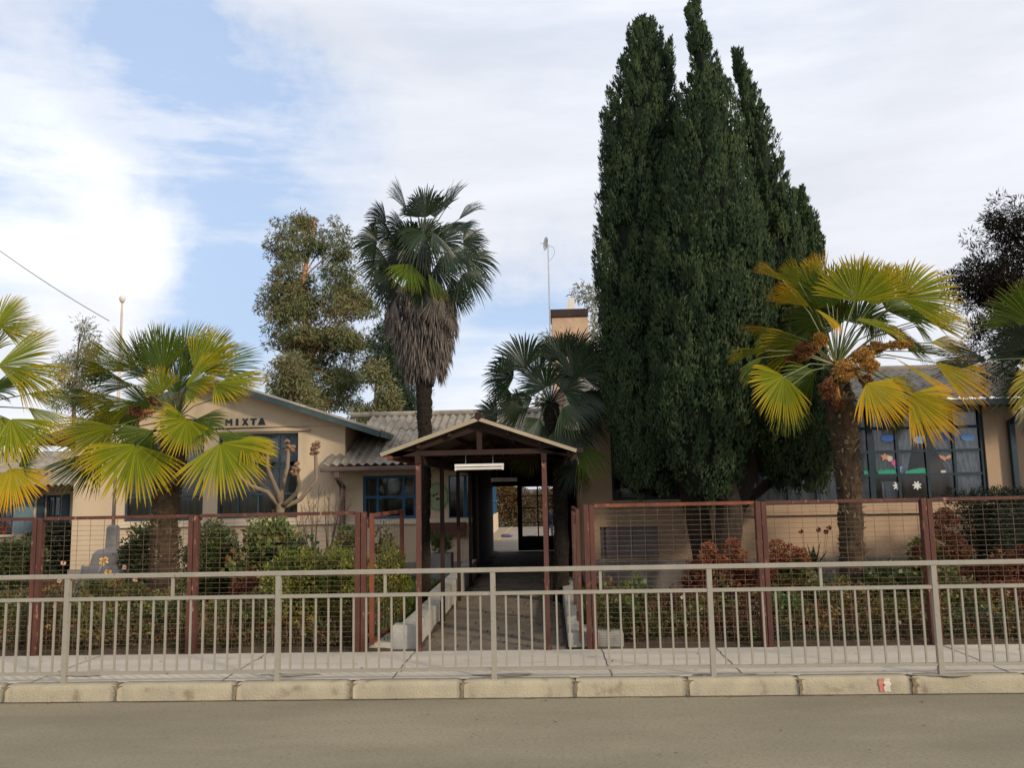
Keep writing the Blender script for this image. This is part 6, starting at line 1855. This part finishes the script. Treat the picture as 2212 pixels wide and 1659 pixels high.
# right garden
hy = bush('hydrangea', 'hydrangea with two dried red brown heads before the cypress trunks', 'hydrangea', 1492, 1632, 1198, 10.9, 'redleaf', 120, 42, .075, .06, .15, 84, .6, group='hydrangeas behind the right fence', stems=14, top=.3)
for i, (a, b, c) in enumerate([(1531, 1184, 17), (1584, 1177, 17), (1600, 1200, 15), (1560, 1215, 14), (1525, 1212, 12), (1615, 1225, 13)]): mophead(hy, a, b, 10.85, c, 'hyd', i)
hy = bush('hydrangea', 'hydrangea with a broad row of bright rusty heads right of the fence post', 'hydrangea', 1655, 1748, 1195, 10.9, 'rose_leaf', 100, 42, .075, .06, .15, 85, .6, group='hydrangeas behind the right fence', stems=14, top=.3)
for i, (a, b, c) in enumerate([(1680, 1180, 17), (1706, 1190, 18), (1728, 1196, 16), (1672, 1205, 15), (1738, 1212, 13), (1694, 1210, 14), (1668, 1240, 12)]): mophead(hy, a, b, 10.8, c, 'hyd', 10 + i)
hy = bush('hydrangea', 'tall hydrangea with dark dried heads stacked against the wall', 'hydrangea', 1985, 2118, 1170, 11.2, 'rose_leaf', 95, 40, .08, .065, .15, 86, .6, group='hydrangeas behind the right fence', stems=12, top=.4)
for i, (a, b, c) in enumerate([(2040, 1112, 18), (2022, 1128, 17), (2056, 1126, 15), (2024, 1150, 18), (2044, 1158, 17), (2064, 1168, 17), (2082, 1190, 16), (2050, 1190, 17), (1984, 1190, 13), (2070, 1205, 14)]): mophead(hy, a, b, 11.1, c, 'hyd_dk', 20 + i)
hy = bush('hydrangea', 'red brown hydrangea at the right edge below the black shrub', 'hydrangea', 2125, 2330, 1190, 10.8, 'redleaf', 130, 45, .075, .06, .15, 87, .6, group='hydrangeas behind the right fence', stems=14, top=.3)
for i, (a, b, c) in enumerate([(2150, 1215, 14), (2185, 1205, 14), (2210, 1190, 15), (2240, 1200, 15), (2170, 1240, 13)]): mophead(hy, a, b, 10.7, c, 'hyd_dk', 40 + i)
def clipped_shrub():
    Y = 12.6; r = np.random.default_rng(88)
    t = thing('clipped_shrub', 'big black green clipped shrub, wider at the top, by the right edge', 'shrub', (PX(2200, Y, 1150), Y, 0))
    n = 420
    z = r.uniform(.05, PZ(2180, 1066, Y), n); zt = PZ(2180, 1066, Y)
    xl = np.interp(z, [0, .4, zt], [PX(2150, Y, 1150), PX(2140, Y, 1150), PX(2112, Y, 1150)]); xr_ = PX(2340, Y, 1100)
    u = r.random(n)
    C = np.stack([xl + (xr_ - xl) * u, Y + r.uniform(-.1, .9, n), z], 1)
    put('foliage', quads_mesh('foliage', clump_leaves(r, C, .14, 70, .06, .018, out=1, up=.3), L['thuja']), t)
    m = MB(); m.box(PX(2155, Y, 1150), xr_ - .1, Y + .05, Y + .7, -.02, zt - .2); m.build('dark_core', M['core'], t, bevel=.08)  # solid block, dark for the shade inside the shrub
clipped_shrub()
bush('leafy_shrub', 'low dark shrub whose top shows just under the gutter pipe', 'shrub', 2140, 2330, 1040, 13.6, 'thuja', 120, 60, .06, .018, .14, 89, .5, stems=5, up=.4)
def agave():
    Y = 12.2; r = np.random.default_rng(90)
    t = thing('spiky_plant', 'dark pointed plant with stiff leaves before the tan wall', 'plant', (PX(1760, Y, 1250), Y, 0))
    c = P(1760, 1228, Y)
    for k in range(16):
        a = r.uniform(0, 6.28); el = r.uniform(.5, 1.45); ln = r.uniform(.25, .38) * (1.15 if k < 4 else 1)
        if k < 4: el = 1.3
        d = Vector((math.cos(a) * math.cos(el), math.sin(a) * math.cos(el), math.sin(el))); s = d.cross(Vector((0, 0, 1))).normalized() if el < 1.5 else Vector((1, 0, 0))
        m = MB(); m.add([c - s * .03, c + s * .03, c + d * ln * .5 + s * .038, c + d * ln, c + d * ln * .5 - s * .038, c + Vector((0, 0, -.02))], [(0, 1, 2, 4), (4, 2, 3), (0, 5, 1)])
        m.build('leaf', L['frond_drk'], t)
    m = MB(); m.tube([Vector((c.x, Y, -.02)), c], [.05, .04], 8); m.build('stem', M['bark_dark'], t)
agave()
def seedheads():
    Y = 11.6
    t = thing('tall_flower', 'thin stemmed plant with four small dark red flower heads against the tan wall', 'flower', (PX(1755, Y, 1250), Y, 0))
    b = Vector((PX(1755, Y, 1250), Y, 0))
    for i, (a, c) in enumerate(((1730, 1148), (1768, 1145), (1784, 1149), (1790, 1141))):
        p = P(a, c, Y); m = MB(); m.tube([b, b.lerp(p, .5) + Vector((.02, 0, .03)), p], [.004, .003, .002], 4); m.build('stem', M['twig'], t)
        bloom(t, a, c, Y, 'rose_r', .034, 60 + i)
seedheads()
mixed = [('evergreen_shrub', 'dense fresh green shrub against the right hinge post', 1296, 1385, 1312, 9.8, 'dkshrub', 100, 70, .05, .018, .11, .35, .6),
         ('sapling', 'sapling with big yellow green leaves behind the dense green shrub', 1335, 1405, 1250, 10.4, 'maple', 36, 22, .075, .06, .13, .4, .2),
         ('weedy_bush', 'dry brown weedy bush left of the hydrangea heads', 1400, 1500, 1278, 10.2, 'dry', 60, 45, .05, .02, .13, .5, .6),
         ('weedy_bush', 'brown and green weedy bush below the hydrangea with two heads', 1500, 1630, 1330, 9.9, 'dry', 70, 50, .05, .022, .13, .4, .5),
         ('leafy_bush', 'yellow green leafy bush right of the middle fence post', 1655, 1745, 1290, 10.0, 'maple', 70, 34, .06, .048, .13, .4, .2),
         ('leafy_bush', 'dark green leafy bush right of the right palm trunk', 1868, 1985, 1225, 10.7, 'dkshrub', 100, 45, .07, .05, .15, .5, .2),
         ('leafy_bush', 'dark green bush between the yellow green bush and the palm trunk', 1745, 1850, 1250, 10.6, 'dkshrub', 80, 45, .06, .04, .14, .5, .2),
         ('leafy_bush', 'green leafed bush under the dark hydrangea heads', 1990, 2110, 1228, 10.4, 'rose_leaf', 90, 45, .07, .055, .14, .5, .2),
         ('weedy_bush', 'reddish weedy bush at the right edge behind the railing', 2110, 2290, 1260, 10.1, 'redleaf', 110, 50, .055, .03, .14, .5, .4),
         ('weedy_bush', 'low weedy bush right of the last fence post in view', 1880, 1990, 1300, 10.0, 'rose_leaf', 60, 50, .05, .02, .13, .4, .4)]
for i, (nm, lb, a, b, c, y, mt, nC, per, lf, wf, cr, dp, up) in enumerate(mixed):
    bush(nm, lb, 'bush', a, b, c, y, mt, nC, per, lf, wf, cr, 100 + i, dp, stems=12, up=up, top=.45)
bush('lavender_bush', 'large pale grey green lavender cushion near the right end of the fence', 'lavender', 2040, 2172, 1325, 9.8, 'grey_grn', 130, 80, .045, .010, .11, 112, .35, stems=0, up=.9, group='lavender cushions along the fence')
bush('lavender_bush', 'long low grey green lavender strip between the right palm and the fence post', 'lavender', 1790, 1985, 1372, 9.75, 'grey_grn', 100, 70, .04, .009, .08, 113, .25, stems=0, up=.9, group='lavender cushions along the fence')
bush('lavender_bush', 'low grey green cushion right of the middle fence post', 'lavender', 1648, 1780, 1378, 9.72, 'grey_grn', 60, 60, .04, .009, .08, 114, .2, stems=0, up=.8, group='lavender cushions along the fence')
for i, (px, py, y) in enumerate([(1942, 1346, 9.75), (1473, 1291, 9.9)]):
    d = thing('daisy', ['small white flower low behind the railing right of the palm', 'small white flower above the weedy bush'][i], 'flower', tuple(Vector((P(px, py, y).x, y, 0))), 'small white flowers in the right bed')
    bloom(d, px, py, y, 'rose_w', .022, 80 + i, 'bloom'); p = P(px, py, y)
    MB().tube([(p.x, y + .01, 0), (p.x, y + .01, p.z)], [.003, .002], 4).build('stem', M['twig'], d)

# bare shrubs and the pollarded tree
def bare(label, px, pyb, Y, tips, seed):
    r = np.random.default_rng(seed)
    b = P(px, pyb, Y); b.z = 0
    t = thing('bare_shrub', label, 'shrub', tuple(b), 'bare shrubs against the cream wall')
    m = MB()
    for (a, c) in tips:
        e = P(a, c, Y + r.uniform(-.2, .2)); k = b.lerp(e, .45); k.x = b.x + (e.x - b.x) * .25; k.z += .1
        pts = [b, k, k.lerp(e, .5) + Vector((r.uniform(-.03, .03), 0, .02)), e]
        m.tube(pts, [.016, .010, .007, .003], 5)
        for _ in range(7):
            u = r.uniform(.3, .95); s = k.lerp(e, u); ln = r.uniform(.1, .34)
            d = Vector((r.uniform(-.8, .8), r.uniform(-.5, .5), 1)).normalized()
            m.tube([s, s + d * ln * .5 + Vector((r.uniform(-.02, .02), 0, 0)), s + d * ln], [.004, .003, .0015], 4, cap=False)
    m.build('branch', M['twig'], t)
bare('leafless thin shrub left of the downpipe', 678, 1230, 12.6, [(662, 1060), (690, 1050), (650, 1090), (678, 1075), (640, 1120)], 1)
bare('leafless thin shrub in front of the downpipe', 708, 1230, 12.8, [(712, 1050), (740, 1045), (700, 1062), (760, 1075), (725, 1090), (735, 1110)], 2)
def pollard():
    Y = 13.2; r = np.random.default_rng(9)
    b = P(605, 1240, Y); b.z = 0
    t = thing('pollarded_tree', 'leafless grey pollarded tree with knobbly branch ends before the gabled wing', 'tree', tuple(b))
    f = P(606, 1096, Y)
    m = MB(); m.tube([b, P(605, 1160, Y), f, P(606, 1085, Y)], [.075, .062, .066, .05], 12, jit=.04, rng=r); m.build('trunk', M['branch'], t, smooth=True)
    arms = [([(578, 1064), (541, 1050), (520, 1032), (505, 1005)], .0), ([(590, 1070), (560, 1043), (548, 1010), (545, 975)], .25), ([(602, 1068), (590, 1040), (578, 1011), (576, 962)], -.15), ([(608, 1066), (612, 1040), (621, 1010), (624, 962)], .1),
            ([(620, 1086), (640, 1066), (647, 1046), (640, 1010)], -.3), ([(622, 1092), (648, 1080), (684, 1036), (683, 1010), (681, 964)], .2)]
    for pts, yo in arms:
        pp = [f]
        for i, (a, c) in enumerate(pts): pp.append(P(a, c, Y + yo * (i + 1) / len(pts)))
        # resample smooth
        R = [.042 * (1 - .35 * i / (len(pp) - 1)) for i in range(len(pp))]
        m = MB(); m.tube(pp, R, 9, jit=.06, rng=r); a = m.build('branch', M['branch'], t, smooth=True)
        e = pp[-1]; q = MB()
        for k in range(11):
            o = Vector((r.uniform(-.07, .07), r.uniform(-.05, .05), r.uniform(-.12, .08))); s = r.uniform(.025, .048)
            q.tube([e + o + Vector((0, 0, -s)), e + o + Vector((0, 0, -s * .5)), e + o, e + o + Vector((0, 0, s * .7))], [s * .5, s, s * 1.0, s * .4], 7, jit=.2, rng=r)
        q.build('knob', M['knob'], a)
pollard()

# ================================================================== GROUND COVER
def scatter_grass():
    r = np.random.default_rng(77); n = 26000
    X = r.uniform(-9, -1.8, n); Yy = r.uniform(9.7, 17.2, n) 
    X2 = r.uniform(.45, 7.5, 12000); Y2 = r.uniform(9.7, 14.4, 12000)
    X = np.concatenate([X, X2]); Yy = np.concatenate([Yy, Y2])
    C = np.stack([X, Yy, np.full(len(X), .02)], 1); D = r.normal(size=(len(X), 3)) * .35; D[:, 2] = 1
    o = put('grass', quads_mesh('grass', leafquads(r, C, D, r.uniform(.04, .12, len(X)), np.full(len(X), .010)), L['grass']))
    tag(o, 'short green grass growing over the garden behind the fences', 'grass', kind='stuff')
    n = 520
    X = np.concatenate([r.uniform(-6.6, -2.15, n), r.uniform(.5, 6.6, n)]); Yy = r.uniform(9.62, 10.9, 2 * n)
    C = np.stack([X, Yy, r.uniform(.03, .24, 2 * n)], 1)
    o = put('undergrowth', quads_mesh('undergrowth', clump_leaves(r, C, .09, 26, .045, .022, .9, 0, .5), L['dry']))
    tag(o, 'brown dry undergrowth and leaf litter along the foot of both fences', 'undergrowth', kind='stuff')
    n = 480
    X = np.concatenate([r.uniform(-6.6, -2.15, n), r.uniform(.5, 6.6, n)]); Yy = r.uniform(9.66, 10.6, 2 * n)
    C = np.stack([X, Yy, .05 + r.uniform(0, .6, 2 * n) * (.4 + .6 * np.sin(X * 2.3) ** 2)], 1)
    o = put('bed_foliage', quads_mesh('bed_foliage', clump_leaves(r, C, .10, 20, .055, .036, .9, 0, .3), L['bed']))
    tag(o, 'mixed green and yellowing foliage filling the beds behind both fences', 'foliage', kind='stuff')
    n = 1800
    X = np.concatenate([r.uniform(-6.6, -2.15, n // 2), r.uniform(.5, 6.6, n // 2)]); Yy = r.uniform(9.62, 10.7, n)
    C = np.stack([X, Yy, np.full(n, .0)], 1); D = r.normal(size=(n, 3)) * .16; D[:, 2] = 1
    o = put('dry_stems', quads_mesh('dry_stems', leafquads(r, C, D, r.uniform(.2, .62, n), np.full(n, .007)), L['dry']))
    tag(o, 'thin dry stems standing among the plants behind the fences', 'dry stems', kind='stuff')
    n = 3600; r = np.random.default_rng(78)
    sel = r.random(n) < .5
    X = np.where(sel, r.uniform(-2.6, -1.8, n), r.uniform(.42, .75, n)); Yy = r.uniform(10.2, 16.5, n)
    C = np.stack([X, Yy, r.uniform(.02, .08, n)], 1)
    o = put('edging_plants', quads_mesh('edging_plants', clump_leaves(r, C, .07, 9, .09, .014, .9, 0, 1.0), L['grass']))
    tag(o, 'thick green edging plants along both sides of the path walls', 'edging plants', kind='stuff')
scatter_grass()
